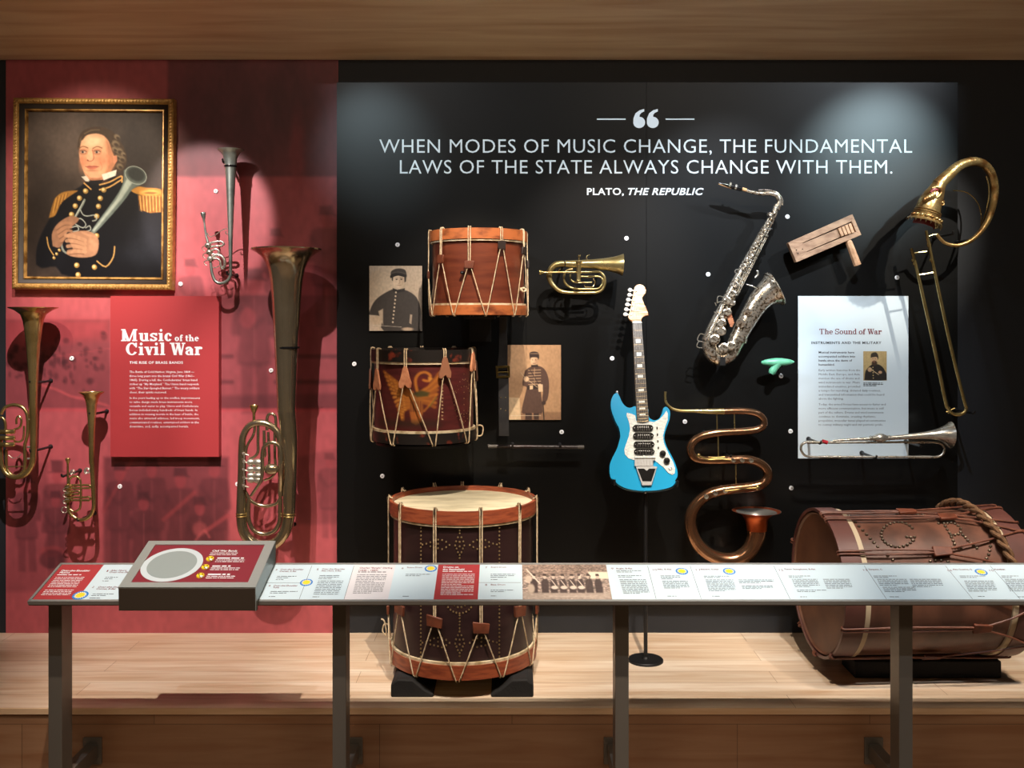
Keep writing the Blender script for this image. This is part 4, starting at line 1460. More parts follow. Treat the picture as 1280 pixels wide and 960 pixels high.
# --- keyed bugle
d = 4.31
T = tubes(d, 665, 305, 9.6)
h = thing('bugle', 'compact brass valved bugle with bell pointing right, between drum and guitar', 'horn', P(722, 366, d))
m = MB()
px = [(720, 375), (550, 580), (0, 0)]
T(m, [(760, 584), (640, 586), (500, 584), (400, 578), (320, 555), (255, 500), (220, 445), (205, 390), (212, 335), (240, 285), (285, 250), (340, 238), (390, 237), (470, 240), (550, 241), (640, 240), (730, 240), (820, 242), (900, 244), (980, 246), (1040, 248), (1090, 250)],
  [17, 18, 19, 20, 23, 27, 30, 33, 35, 37, 38, 39, 40, 44, 48, 52, 57, 66, 78, 94, 112, 133], n=28, hollow=20)
m.build('bell_and_tubing', brass_dull, h)
m = MB()
T(m, [(190, 340, d - .03), (400, 338, d - .03), (560, 338, d - .03), (690, 338, d - .03), (740, 335, d - .02), (810, 335, d), (860, 380, d), (876, 450, d), (860, 520, d), (820, 565, d), (760, 584, d)], [11, 12, 12, 13, 14, 15, 16, 16, 16, 17, 17])
T(m, [(490, 300), (430, 312), (395, 350), (382, 410), (400, 470), (450, 515), (530, 538), (650, 540), (780, 538), (835, 500), (850, 450), (830, 405), (780, 388), (690, 392), (580, 390)], 13)
T(m, [(462, 362), (460, 410), (490, 450), (560, 464), (720, 460)], 10)
m.build_each('tube_coil', brass_dull, h)
m = MB()
vd = d - .045
m.lathe([(.0105, 0), (.0115, .004), (.0105, .008), (.0095, .012), (.0095, .078), (.0115, .08), (.0135, .086), (.0135, .092), (.006, .096)], P(665 + 557 / 9.6, 305 + 458 / 9.6, vd), (.03, 0, 1), 20)
m.cyl(P(723.5, 329, vd), P(723.8, 320, vd), .0028, 10)
m.lathe([(.003, -.001), (.0065, 0), (.0065, .004), (.004, .006)], P(723.8, 320.5, vd), (0, 0, 1), 14)
m.build('piston_valve', brass, h)
m = MB(); mouthpiece(m, P(674.2, 340.6, d - .03), P(686, 340.3, d - .03), 3.2 / F * d, 1.3 / F * d); m.build('mouthpiece', brass, h)
m = MB()
T(m, [(665, 190), (655, 165), (662, 142), (690, 128)], 5, n=6)
T(m, [(735, 418), (755, 450), (750, 485), (725, 515), (690, 516), (640, 514), (628, 490)], 5, n=6)
T(m, [(320, 330), (330, 302), (345, 308)], 5, n=6)
m.build_each('finger_hook', brass, h)
m = MB(); m.tube([P(706, 325.6, d - .018), P(706.6, 330, d - .02), P(706, 334.4, d - .018)], .002, n=8); m.build('retaining_wire', ebonite, h)
peg(701, 336, PANEL, d + .012, 'black wall peg behind the left bend of the brass bugle', hook=False)
peg(748, 332, PANEL, d + .02, 'black wall peg behind the bell of the brass bugle', hook=False)

# --- copper horn in serpentine folds
d = 4.34
T = tubes(d, 820, 470, 3.839)
h = thing('serpentine_horn', 'browned copper horn folded in snake-like curves right of the guitar', 'horn', P(905, 702, d))
m = MB()
T(m, [(325, 170), (380, 168), (440, 170), (488, 182), (515, 206), (516, 236), (490, 256), (440, 264), (380, 268), (300, 273), (230, 286), (185, 310), (165, 348), (178, 385), (215, 402), (290, 404), (370, 402), (440, 402), (495, 417), (530, 448), (536, 485), (510, 518), (460, 532), (390, 540), (320, 549), (255, 568), (205, 605), (172, 655), (165, 715), (182, 775), (215, 825), (265, 862), (325, 882), (385, 880), (432, 855), (464, 815), (480, 770), (484, 740)],
  [15.5, 16, 16.5, 17, 17, 17.5, 17.5, 18, 18, 18.5, 19, 19, 20, 20, 20, 20.5, 21, 21.5, 22, 22.5, 23, 23.5, 24, 24.5, 25, 26, 27, 28, 29, 30, 31, 32, 34, 36, 38, 40, 44, 47], n=24, sub=6, caps=(1, 0))
m.build('body', copper_old, h)
m = MB()
T(m, [(484, 741), (484, 715), (483, 695), (482, 680), (482, 668), (482, 658), (482, 651), (482, 647)], [47, 50, 54, 60, 70, 85, 102, 114], n=48, sub=4, hollow=22, caps=(0, 1))
m.build('bell', copper_red, h)
m = MB()
T(m, [(482, 646.6), (482, 651), (482, 658), (482, 668), (482, 680), (482, 700)], [115.5, 100, 82, 67, 57, 50], n=48, sub=4, caps=(0, 1))
m.build('bell_lining', M('dark grey bell lining', (150, 150, 146), .38, .7), h)
m = MB()
T(m, [(190, 168), (250, 170), (325, 170)], [9.5, 13, 16], n=18)
m.build('brass_sleeve', brass_dull, h)
m = MB()
T(m, [(45, 75), (44, 100), (50, 130), (75, 155), (110, 166), (150, 168), (192, 168)], [6.5, 6, 6.5, 7, 7.5, 8, 9], n=14)
m.build('crook', brass_dull, h)
m = MB()
for x0, y0, y1 in ((292, 185, 262), (376, 184, 252), (298, 290, 384), (383, 425, 520)):
    T(m, [(x0, y0), (x0 + 1, y1)], 3.2, n=8)
m.build_each('stay_rod', brass_dull, h)
for x, y, dd in ((371, 405, .075), (414, 405, .078), (457, 406, .08), (242, 580, .092), (285, 563, .092), (333, 552, .09)):
    m = MB()
    q = P(820 + x / 3.839, 470 + y / 3.839, d - dd + .012)
    m.lathe([(.0065, .012), (.0098, .012), (.0098, -.004), (.0065, -.004), (.0065, .012)], q, (0, 1, 0), 18, caps=(0, 0))
    m.lathe([(.0064, 0), (.0064, .003)], q, (0, 1, 0), 18)
    m.build('tone_hole', silver, h)
m = MB()
kd = d - .088
T(m, [(205, 382, kd), (250, 400, kd), (310, 398, kd), (360, 402, kd)], 5, n=8)
T(m, [(250, 388, kd), (280, 392, kd), (330, 388, kd)], 4, n=8)
T(m, [(330, 552, kd - .01), (400, 544, kd - .01), (430, 540, kd), (490, 536, kd)], 4, n=8)
m.sphere(P(820 + 205 / 3.839, 470 + 382 / 3.839, kd), .010, 12, 8, (1, .5, 1))
m.sphere(P(820 + 488 / 3.839, 470 + 537 / 3.839, kd), .010, 12, 8, (1, .5, 1))
m.build_each('key_lever', brass, h)
peg(906, 567, PANEL, d, 'black wall peg behind the third fold of the copper horn')
peg(880, 540.5, PANEL, d, 'black wall peg behind the second fold of the copper horn', hook=False)
peg(868, 672, PANEL, d, 'black wall peg behind the lowest curve of the copper horn', hook=False)

# --- dragon-headed trombone
d = 4.28
h = thing('dragon_trombone', 'brass trombone with a dragon head bell and ring, upper right corner', 'trombone', P(1190, 518, d))
T4 = tubes(d, 1100, 280, 3.692)
m = MB()
T4(m, [(213, 30), (250, 210), (330, 580), (388, 815), (398, 850), (385, 872), (355, 880), (330, 872), (313, 850), (300, 810), (240, 520), (174, 228), (144, 112)], [7, 7.5, 8, 8, 8, 8, 8, 8, 8, 8, 8, 7.5, 7], n=14, sub=4)
m.build('slide', brass, h)
m = MB()
for a, b in (((152, 135), (216, 127)), ((174, 236), (244, 224)), ((218, 58), (262, 46))):
    T4(m, [a, b], 3.5, n=8)
for x, y in ((152, 160), (158, 176), (224, 90), (236, 160)):
    T4(m, [(x, y), (x + 3, y + 12)], 9.5, n=12)
T4(m, [(320, 845), (318, 875)], 5, n=8)
T4(m, [(305, 868), (345, 850)], 4, n=8)
m.build_each('cross_stay', brass, h)
T5 = tubes(d, 1120, 190, 8)
m = MB()
T5(m, [(420, 330, 4.16), (470, 280, 4.16), (530, 225, 4.17), (600, 160, 4.18), (690, 112, 4.19), (790, 96, 4.2), (880, 125, 4.22), (945, 200, 4.24), (978, 300, 4.26), (985, 400, 4.27), (975, 500, 4.27), (950, 600, 4.28), (910, 700, 4.28), (850, 790, 4.28), (770, 870, 4.28), (690, 915, 4.28), (600, 935, 4.28), (500, 915, 4.28), (440, 865, 4.28), (405, 820, 4.28)],
   [64, 60, 56, 50, 46, 44, 42, 41, 40, 38, 35, 32, 29, 26, 23, 21, 19, 18, 17, 17], n=20)
m.build('ring_tube', gold_dragon, h)
m = MB()
T5(m, [(900, 240, 4.33), (925, 330, 4.33), (928, 450, 4.33), (905, 580, 4.33), (875, 680, 4.32), (850, 770, 4.3)], 8, n=10)
T5(m, [(570, 385, 4.36), (650, 390, 4.36), (720, 412, 4.36), (790, 470, 4.36), (835, 550, 4.36), (853, 640, 4.36), (850, 740, 4.32)], 6, n=10)
m.build_each('inner_coil', brass, h)
# head: a loft that widens to the jaws, with crest, eye, brow, teeth
hd = 4.16
m = MB()
T5(m, [(440, 310, hd), (415, 360, hd), (385, 420, hd), (350, 490, hd), (325, 555, hd), (310, 610, hd)], [62, 72, 92, 108, 116, 118], n=28, sub=4, caps=(1, 1))
head = m.build('dragon_head', gold_dragon, h)
m = MB()
ax = (P(1120 + 300 / 8, 190 + 680 / 8, hd) - P(1120 + 385 / 8, 190 + 420 / 8, hd)).normalized()
sd = Vector((0, 1, 0)).cross(ax).normalized()
jc = P(1120 + 315 / 8, 190 + 600 / 8, hd)


def jaw(r, along, th):
    return jc + ax * along + sd * (r * math.cos(th)) + Vector((0, -1, 0)) * (r * math.sin(th))


def lip(m, a0, a1, prof, n=20):
    """A flared lip: part of a turned shell, with thickness."""
    for th in (0,):
        rows = []
        for k in range(n + 1):
            t = a0 + (a1 - a0) * k / n
            rows.append([m.av(jaw(r, l, t)) for r, l in prof])
        L = len(prof)
        for a, b in zip(rows, rows[1:]):
            for j in range(L):
                m.f.append((a[j], a[(j + 1) % L], b[(j + 1) % L], b[j]))
        m.f.append(tuple(rows[0]))
        m.f.append(tuple(reversed(rows[-1])))


u8 = hd / F / 8
lip(m, -.5, PI + .5, [(118 * u8, -.01), (124 * u8, 25 * u8), (150 * u8, 75 * u8), (178 * u8, 112 * u8), (174 * u8, 116 * u8), (140 * u8, 84 * u8), (112 * u8, 30 * u8)])
m.build('upper_jaw', gold_dragon, head)
m = MB()
lip(m, PI * .02, PI * .98, [(60 * u8, 0), (108 * u8, 20 * u8), (112 * u8, 150 * u8), (104 * u8, 150 * u8), (98 * u8, 30 * u8), (58 * u8, 12 * u8)])
m.build('mouth_lining', red_enamel, head)
m = MB()
for k in range(11):
    t = PI * (.04 + .092 * k)
    p = jaw(170 * u8, 108 * u8, t)
    m.lathe([(.004, 0), (.0035, .006), (.0008, .014)], p, ax, 8)
m.build_each('tooth', tack, head)
m = MB()
for al in (-4, 14, 30):
    for k in range(1):
        pts = [jaw(126 * u8 + .0015 * (al / 30), al * u8 * 1.2, -.3 + (PI + .6) * j / 16) for j in range(17)]
        m.tube(pts, .0035, n=7, sub=2)
for k in range(9):
    t = .25 + .33 * k
    m.sphere(jaw(146 * u8, 68 * u8, t), .011, 9, 6, (1, 1, .7))
m.build_each('brow_band', gold_dragon, head)
m = MB()
e0 = Vector((0, -.058, 0))
q = P(1120 + 438 / 8, 190 + 515 / 8, hd) + Vector((-.004, -.028, 0))
m.lathe([(.013, .01), (.0145, 0), (.012, -.005), (.009, -.002)], q, (-.35, 1, .1), 18)
m.sphere(q + Vector((.001, -.003, 0)), .0075, 10, 7)
m.build('eye', gold_dragon, head)
m = MB()
for k in range(5):
    a = P(1120 + (300 + 22 * k) / 8, 190 + (455 - 16 * k) / 8, hd - .045)
    b = P(1120 + (262 + 26 * k) / 8, 190 + (500 - 4 * k) / 8, hd - .045)
    m.tube([a, (a + b) / 2 + Vector((0, -.006, 0)), b], [.007, .008, .003], n=8, sub=3)
m.tube([P(1120 + x / 8, 190 + y / 8, hd - .045) for x, y in ((385, 420), (400, 455), (430, 440), (455, 400), (440, 365), (405, 350), (360, 362))], [.004, .006, .006, .006, .006, .006, .004], n=8)
m.build('crest', gold_dragon, head)
m = MB()
m.tube([P(1120 + x / 8, 190 + y / 8, hd - .044) for x, y in ((345, 405), (380, 378), (425, 378))], [.006, .009, .004], n=8)
m.build('ear', red_enamel, head)
peg(1168, 297, PANEL, d, 'black wall peg at the top of the dragon trombone slide')
peg(1194, 512, PANEL, d, 'black wall peg at the foot of the dragon trombone slide')
peg(1196, 303, PANEL, d + .005, 'black wall peg under the ring of the dragon trombone', hook=False)

# --- bright natural trumpet in front of the white panel
d = 4.28
T = tubes(d, 995, 520, 6.244)
h = thing('trumpet', 'long bright silver trumpet across the foot of the white text panel', 'trumpet', P(1095, 572, d))
m = MB()
T(m, [(80, 205), (130, 207), (230, 207), (330, 206), (460, 206), (700, 205), (870, 203), (1000, 204), (1080, 206), (1130, 218), (1158, 250), (1150, 290), (1110, 316), (1040, 320), (800, 320), (500, 320), (250, 320), (110, 318), (62, 300), (40, 262), (45, 225), (80, 203)], 9.5, n=14)
m.build('tubing', silver, h)
m = MB()
T(m, [(290, 196, d - .03), (360, 188, d - .03), (480, 182, d - .03), (600, 177, d - .03), (720, 171, d - .03), (840, 164, d - .03), (930, 157, d - .03), (1000, 152, d - .03), (1060, 148, d - .03), (1110, 145, d - .03), (1150, 145, d - .03), (1185, 147, d - .03), (1205, 148, d - .03)],
  [8, 9, 11, 14, 17, 20, 24, 29, 36, 47, 65, 88, 104], n=32, hollow=18)
m.build('bell', silver, h)
m = MB()
q = P(995 + 655 / 6.244, 520 + 172 / 6.244, d - .03)
m.lathe([(.010, -.045), (.013, -.04), (.010, -.034), (.014, -.024), (.020, -.012), (.022, 0), (.020, .012), (.014, .024), (.010, .034), (.013, .04), (.010, .045)], q, (1, 0, .03), 24)
m.build('boss', silver, h)
m = MB()
for x0, x1, y, r in ((85, 150, 205, 12.5), (180, 350, 320, 11.5), (250, 340, 206, 11.5), (870, 900, 204, 12), (880, 1050, 320, 11.5), (900, 1000, 204, 11.5)):
    T(m, [(x0, y), (x1, y)], r, n=14)
m.build_each('garnish_sleeve', silver, h)
m = MB(); T(m, [(205, 196), (245, 208)], 15, n=12); m.build('red_cord_wrap', red_cord, h)
peg(1010.5, 548.5, PANEL - .006, d, 'black wall peg under the left bow of the silver trumpet')
peg(1077, 566, PANEL - .006, d, 'black wall peg under the middle of the silver trumpet')
peg(1132, 552, PANEL - .006, d, 'black wall peg under the bell side of the silver trumpet', hook=False)

# --- fife
d = 4.38
h = thing('fife', 'thin dark fife on two pegs below the standing soldier photograph', 'fife', P(670, 559, d))
a, b = P(610.5, 558, d), P(729.5, 559, d)
MB().cyl(a, b, .0085, 18).build('body', fife_wood, h)
for x0, x1 in ((610, 621), (722, 730)):
    MB().cyl(P(x0, 558 + (x0 - 610) / 120, d), P(x1, 558 + (x1 - 610) / 120, d), .0092, 18).build('ferrule', M('dull ferrule', (84, 80, 74), .5), h)
m = MB()
for x in (637, 672, 678.5, 685, 693, 699.5, 706):
    q = P(x, 558 + (x - 610) / 120, d) + Vector((0, -.0075, .003))
    m.lathe([(.0028, .003), (.0028, -.0018)], q, (0, 1, -.3), 10)
m.build_each('finger_hole', hole_mat, h)
peg(640.5, 555.5, PANEL, d, 'black wall peg under the left half of the fife')
peg(699.5, 556, PANEL, d, 'black wall peg under the right half of the fife')

# --- tenor saxophone
d = 4.33
T = tubes(d, 820, 210, 3.557)
h = thing('saxophone', 'engraved silvery saxophone tilted to the right under the quotation', 'saxophone', P(900, 450, d))
m = MB()
T(m, [(532, 185), (515, 222), (480, 282), (440, 358), (400, 432), (365, 500), (330, 570), (300, 632), (270, 692), (245, 752), (238, 795), (256, 832), (290, 845), (325, 828), (350, 785)],
  [13, 15, 18, 21, 23, 25, 27, 29, 31, 33, 34, 34, 34, 35, 36], n=24, caps=(1, 0))
m.build('body_tube', sax_brass, h)
m = MB()
T(m, [(350, 785), (375, 735), (402, 685), (428, 640), (452, 602), (475, 575), (497, 557), (513, 547), (524, 540), (530, 537)], [36, 38, 41, 44, 48, 53, 60, 68, 76, 81], n=36, hollow=30, caps=(0, 1))
m.build('bell', sax_brass, h)
m = MB()
T(m, [(400, 100), (430, 108), (470, 114), (505, 113), (532, 120), (547, 140), (546, 162), (538, 185)], [7, 8, 9, 10, 10.5, 11, 11.5, 12], n=18)
T(m, [(455, 99), (500, 98), (540, 110), (562, 140), (562, 165)], 3, n=8)
m.build('neck', sax_brass, h)
m = MB(); T(m, [(376, 91), (402, 99)], 8, n=16); m.build('neck_cork', cork, h)
m = MB()
T(m, [(274, 66), (300, 72), (330, 80), (360, 88), (382, 94)], [2.5, 6, 10, 11, 10], n=18)
m.build('mouthpiece', ebonite, h)
m = MB(); T(m, [(278, 71), (335, 90)], [2, 4], n=8); m.build('reed', cork, h)
for a, b in (((325, 75), (332, 77)), ((350, 84), (358, 86))):
    m = MB(); T(m, [a, b], 13, n=20); m.build('ligature', silver, h)
m = MB()
for a, b, r in (((541, 165), (534, 184), 16), ((515, 205), (509, 218), 19), ((362, 765), (370, 748), 42), ((245, 757), (240, 775), 38)):
    T(m, [a, b], r, n=24)
m.build('ferrule_rings', sax_brass, h)


def sp(x, y, out=.034):
    return P(820 + x / 3.557, 210 + y / 3.557, d - out)


m = MB()
for off, y0, y1, o in ((-9, 230, 560, .036), (4, 250, 720, .042), (14, 260, 640, .036), (20, 300, 560, .03), (-14, 470, 760, .04)):
    def bx(y):
        return 532 + (y - 185) * (245 - 532) / (752 - 185)
    m.tube([sp(bx(y) + off, y + off * .4, o) for y in (y0, (y0 + y1) / 2, y1)], .0022, n=8, sub=1)
    for k in range(7):
        y = y0 + (y1 - y0) * (k + .5) / 7
        m.sphere(sp(bx(y) + off, y + off * .4, o), .0042, 8, 6)
        m.cyl(sp(bx(y) + off, y + off * .4, o), sp(bx(y) + off * .6, y + off * .3, .01), .0018, 6)
m.build('key_rods', silver, h)
sax_n = Vector((-.25, -1, .1)).normalized()
for x, y, r in ((500, 245, .009), (487, 270, .009), (474, 290, .010), (455, 325, .011), (428, 370, .013), (420, 392, .013), (388, 440, .015), (400, 425, .012), (352, 520, .015), (340, 560, .017), (318, 590, .017), (318, 640, .018), (292, 690, .020), (290, 725, .021), (262, 762, .023), (300, 800, .022), (335, 790, .020), (470, 300, .009), (448, 345, .010), (340, 600, .013)):
    m = MB()
    m.lathe([(r * .2, .005), (r, .004), (r * 1.05, 0), (r, -.004), (r * .72, -.006), (r * .65, -.0045), (r * .1, -.004)], sp(x, y, .04 if y < 400 else .048), -sax_n, 20)
    m.build('key_cup', sax_brass, h)
m = MB()
for pts in (((272, 600), (276, 570), (308, 578), (312, 590)), ((268, 612), (262, 598)), ((258, 640), (276, 648)), ((216, 742), (196, 738), (184, 765), (206, 772)), ((214, 776), (190, 772), (182, 795), (206, 800)), ((300, 610), (296, 592), (270, 600))):
    T(m, [(x, y, d - .03) for x, y in pts], 2.2, n=7, sub=3)
m.build_each('key_guard', silver, h)
m = MB()
T(m, [(440, 487, d - .02), (452, 475, d - .02), (452, 460, d - .02), (446, 458, d - .02)], 5, n=8)
T(m, [(402, 518, d - .02), (430, 526, d - .02), (455, 540, d - .01)], 3, n=8)
T(m, [(360 + 9 * math.cos(k * PI / 6), 460 + 9 * math.sin(k * PI / 6), d - .01) for k in range(13)], 2.5, n=7, sub=2)
m.build_each('bell_hook', silver, h)
# bell rim, bell key cups with their guard, and the small levers beside the stack
m = MB()
rc = P(820 + 527 / 3.557, 210 + 538.5 / 3.557, d)
rax = (P(820 + 530 / 3.557, 210 + 537 / 3.557, d) - P(820 + 513 / 3.557, 210 + 547 / 3.557, d)).normalized()
m.lathe([(.0795, -.003), (.0825, -.003), (.084, 0), (.0825, .003), (.0795, .003), (.0795, -.003)], rc, rax, 48, caps=(0, 0))
m.build('bell_rim', sax_brass, h)
for x, y, r in ((408, 640, .018), (376, 690, .02)):
    m = MB()
    m.lathe([(r * .2, .006), (r, .005), (r * 1.05, 0), (r, -.004), (r * .7, -.006), (r * .1, -.004)], P(820 + x / 3.557, 210 + y / 3.557, d - .045), Vector((.5, 1, .2)), 20)
    m.build('key_cup', sax_brass, h)
m = MB()
for k in range(16):
    y = 240 + 28 * k
    x0 = 532 + (y - 185) * (245 - 532) / 567
    m.tube([sp(x0 - 12, y - 3, .036), sp(x0 + 2, y + 1, .045), sp(x0 + 14 + 4 * (k % 3), y + 7, .04)], .0028, n=6, sub=2)
m.build_each('key_arm', silver, h)
m = MB()
for k in range(6):
    m.tube([sp(318 + 3 * k, 690 + 9 * k - 30, .035), sp(328 + 3 * k, 668 + 9 * k - 30, .04)], .007, n=8, sub=1)
m.build_each('pearl_key', ear_tan, h)
peg(912, 372, PANEL, d, 'black wall peg behind the middle of the saxophone', hook=False)
peg(955, 290, PANEL, d, 'black wall peg behind the top of the saxophone', hook=False)
m = MB()
q = P(900, 449, d)
m.box((q.x - .012, d - .05, q.z - .026), (q.x + .012, PANEL, q.z - .008))
m.box((q.x - .012, d - .056, q.z - .026), (q.x + .012, d - .05, q.z + .01))
tag(m.build('wall_bracket', blackpaint, None, 0), 'black bracket under the bow of the saxophone', 'bracket')

# --- wooden ratchet
d = 4.36
k = 11.636
h = thing('ratchet_rattle', 'weathered wooden ratchet rattle with short handle, left of the dragon trombone', 'rattle', P(1010, 330, d))


def rp(x, y, dd=d):
    return P(975 + x / k, 260 + y / k, dd)


m = MB()
q = [(120, 505), (1055, 90), (1185, 390), (240, 790)]
s = [(330, 508), (1042, 195), (1105, 345), (395, 640)]
for i in range(4):
    j = (i + 1) % 4
    m.prism([rp(*q[i]), rp(*q[j]), rp(*s[j]), rp(*s[i])], (0, .036, 0))
m.build('frame', ratchet_wood, h, 30, .0015)
m = MB(); m.prism([rp(212, 566, d - .001), rp(332, 516, d - .001), rp(828, 308, d + .003), rp(880, 420, d + .003), rp(392, 632, d - .001), rp(250, 690, d - .001)], (0, .012, 0)); m.build('tongue', ratchet_wood, h, 30, .001)
m = MB()
for i in range(4):
    x0 = 845 + i * 50
    m.prism([rp(x0, 297 - i * 21, d - .008), rp(x0 + 40, 280 - i * 21, d - .008), rp(x0 + 90, 398 - i * 16, d - .008), rp(x0 + 50, 416 - i * 16, d - .008)], (0, .03, 0))
m.build_each('cog', ratchet_pale, h, 30, .0015)
m = MB()
a0, a1 = rp(980, 440, d + .015), rp(1128, 830, d + .015)
ax = (a1 - a0).normalized()
m.lathe([(.011, .01), (.0155, .02), (.0165, .05), (.0175, (a1 - a0).length), (.012, (a1 - a0).length + .003)], a0, ax, 8)
m.build('handle', ratchet_pale, h, 20)
m = MB()
for x, y in ((240, 610), (328, 598), (262, 660)):
    m.lathe([(.0028, .002), (.0028, -.0006)], rp(x, y, d - .002), (0, 1, 0), 12)
m.build_each('peg_hole', hole_mat, h)
peg(1000, 316, PANEL, d + .03, 'black wall peg behind the left end of the wooden ratchet', hook=False)
peg(1060, 290, PANEL, d + .03, 'black wall peg behind the right end of the wooden ratchet', hook=False)

# --- ocarina
d = 4.37
h = thing('ocarina', 'small mint green ocarina left of the white text panel', 'ocarina', P(970, 466, d))
m = MB()
L = [(-20.5, .6), (-19.5, 2.2), (-16, 3.4), (-10, 4.6), (-3, 5.4), (4, 5.2), (11, 4.2), (17, 2.8), (20, 1.4), (20.8, .5)]
m.lathe([(r / F * d, x / F * d) for x, r in L], P(972, 452.8, d), (1, 0, .02), 24)
m.tube(TP([(972, 454), (968, 460), (965.5, 464), (963.8, 467.2)], d), [.020, .0165, .0165, .0125], n=18, sub=4)
m.build('body', ocarina_mat, h)
m = MB()
for x, y in ((956.5, 452.4), (962.5, 452.6), (967.8, 452.6), (977.5, 454.4), (985, 454), (989, 453.2), (981, 455)):
    m.lathe([(.0022, .014), (.0022, -.0155 + abs(x - 972) * .0004)], P(x, y, d), (0, 1, 0), 10)
m.build_each('finger_hole', hole_mat, h)
peg(973, 457.5, PANEL, d + .014, 'black wall peg behind the mint green ocarina', r=.004, hook=False)

# ------------------------------------------------------------------ electric guitar and its stand
def gd(y):
    return 4.07 + (612 - y) / 257 * .26


GB = lambda x, y, dd=0.0: P(755 + x / 6.62, 480 + y / 6.62, gd(480 + y / 6.62) + dd)
GH_ = lambda x, y, dd=0.0: P(755 + x / 7.38, 350 + y / 7.38, gd(350 + y / 7.38) + dd)
gn = (GB(300, 0) - GB(300, 600)).normalized()
gnorm = Vector((1, 0, 0)).cross(gn).normalized()            # faces the visitor
if gnorm.y > 0:
    gnorm = -gnorm
gt = thing('electric_guitar', 'sky blue electric guitar with white pickguard standing on a pole', 'guitar', GB(320, 885))
body = [(105, 72), (118, 84), (130, 105), (150, 150), (178, 183), (215, 197), (255, 184), (300, 200), (362, 196), (369, 258), (385, 288), (420, 300), (455, 285), (478, 248), (488, 207), (498, 193), (512, 189), (532, 200), (546, 228), (547, 262), (538, 310), (515, 370), (500, 430), (506, 480), (530, 540), (568, 610), (598, 680), (610, 740), (604, 775), (588, 800), (592, 812), (560, 850), (480, 874), (380, 885), (280, 882), (190, 866), (125, 836), (96, 808), (94, 790), (60, 782), (46, 725), (50, 660), (75, 600), (105, 540), (125, 480), (135, 430), (125, 370), (100, 320), (75, 260), (58, 200), (57, 150), (70, 105), (88, 80)]
bq = catmull([Vector((x, y, 0)) for x, y in body] + [Vector((105, 72, 0))], 3)[:-1]
m = MB(); m.prism([GB(p.x, p.y) for p in bq], -gnorm * .042)
m.build('body', blue, gt, 30, .006)
m = MB()
tr = [(p.x, p.y) for p in bq if p.y > 800]
m.tube([GB(x, y + 4, .036) for x, y in tr], .005, n=8, sub=1)
m.build('lower_edge', blue_edge, gt)
pg = [(190, 240), (225, 247), (258, 262), (266, 305), (300, 312), (365, 309), (412, 316), (455, 296), (492, 258), (516, 222), (527, 245), (526, 300), (502, 370), (486, 430), (495, 490), (530, 570), (568, 640), (588, 700), (584, 740), (565, 752), (530, 735), (492, 690), (440, 648), (418, 632), (250, 630), (202, 615), (172, 580), (168, 540), (185, 490), (206, 430), (216, 370), (206, 310), (186, 262)]
m = MB(); m.prism([GB(x, y) + gnorm * .003 for x, y in pg], -gnorm * .004)
m.build('pickguard', pearl, gt, 30)
m = MB()
for x, y in ((200, 248), (510, 292), (492, 440), (527, 588), (568, 740), (182, 545), (222, 405), (398, 330)):
    m.lathe([(.002, .001), (.002, -.001)], GB(x, y) + gnorm * .003, -gnorm, 8)
m.build_each('guard_screw', chrome, gt)
for cx, cy in ((320, 367), (323, 432), (329, 503), (331, 563)):
    m = MB()
    o = []
    for k in range(24):
        a = 2 * PI * k / 24
        o.append((cx + (58 if math.cos(a) >= 0 else -58) + 27 * math.cos(a), cy + 26 * math.sin(a)))
    m.prism([GB(x, y) + gnorm * .012 for x, y in o], -gnorm * .010)
    pk = m.build('pickup', pickup_black, gt, 40, .0015)
    m = MB()
    for k in range(6):
        m.lathe([(.0026, .001), (.0026, -.0012)], GB(cx - 42 + 17 * k, cy - 6) + gnorm * .012, -gnorm, 8)
    for s in (-72, 72):
        m.lathe([(.0018, .001), (.0018, -.001)], GB(cx + s, cy) + gnorm * .012, -gnorm, 8)
    m.build_each('pole_piece', chrome, pk)
for cx, cy in ((484, 578), (517, 637)):
    m = MB(); m.lathe([(.0135, 0), (.0135, .009), (.012, .012), (.006, .0125)], GB(cx, cy) + gnorm * .003, gnorm, 20); m.build('control_knob', pickup_black, gt)
m = MB(); m.lathe([(.0085, 0), (.0085, .002), (.005, .003), (.0045, 0)], GB(547, 700) + gnorm * .003, gnorm, 18); m.build('output_jack', chrome, gt)
for k, y in enumerate((367, 422, 478, 532)):
    m = MB(); m.prism([GB(x + k * 3.5, yy) + gnorm * .006 for x, yy in ((433, y - 11), (442, y - 11), (442, y + 9), (433, y + 9))], -gnorm * .004); m.build_each('slide_switch', pickup_black, gt)
m = MB()
m.prism([GB(x, y) + gnorm * .014 for x, y in ((250, 600), (421, 598), (421, 632), (404, 640), (404, 684), (250, 684))], -gnorm * .012)
m.build('bridge', chrome, gt, 30, .001)
m = MB(); m.cyl(GB(252, 612) + gnorm * .016, GB(420, 612) + gnorm * .016, .004, 12); m.build('bridge_roller', ivory, gt)
m = MB()
m.prism([GB(x, y) + gnorm * .012 for x, y in ((262, 690), (300, 680), (400, 680), (438, 688), (392, 842), (312, 842))], -gnorm * .011)
tp = m.build('tailpiece', chrome, gt, 30, .002)
m = MB()
m.prism([GB(x, y) + gnorm * .0135 for x, y in ((275, 704), (330, 704), (350, 722), (372, 704), (424, 704), (388, 808), (316, 808))], -gnorm * .002)
m.build('tailpiece_inlay', pickup_black, tp)
# neck, fingerboard, head
L0, R0, L1, R1 = (790.5, 404), (801.8, 404), (796, 528), (811, 527)


FA, FB_, FC, FD = [P(x, y, gd(y)) for x, y in (L0, R0, L1, R1)]


def fb(u, v, h):                     # u across, v down the fingerboard, h proud of it
    a, b = FA.lerp(FC, v), FB_.lerp(FD, v)
    return a.lerp(b, u) + gnorm * h


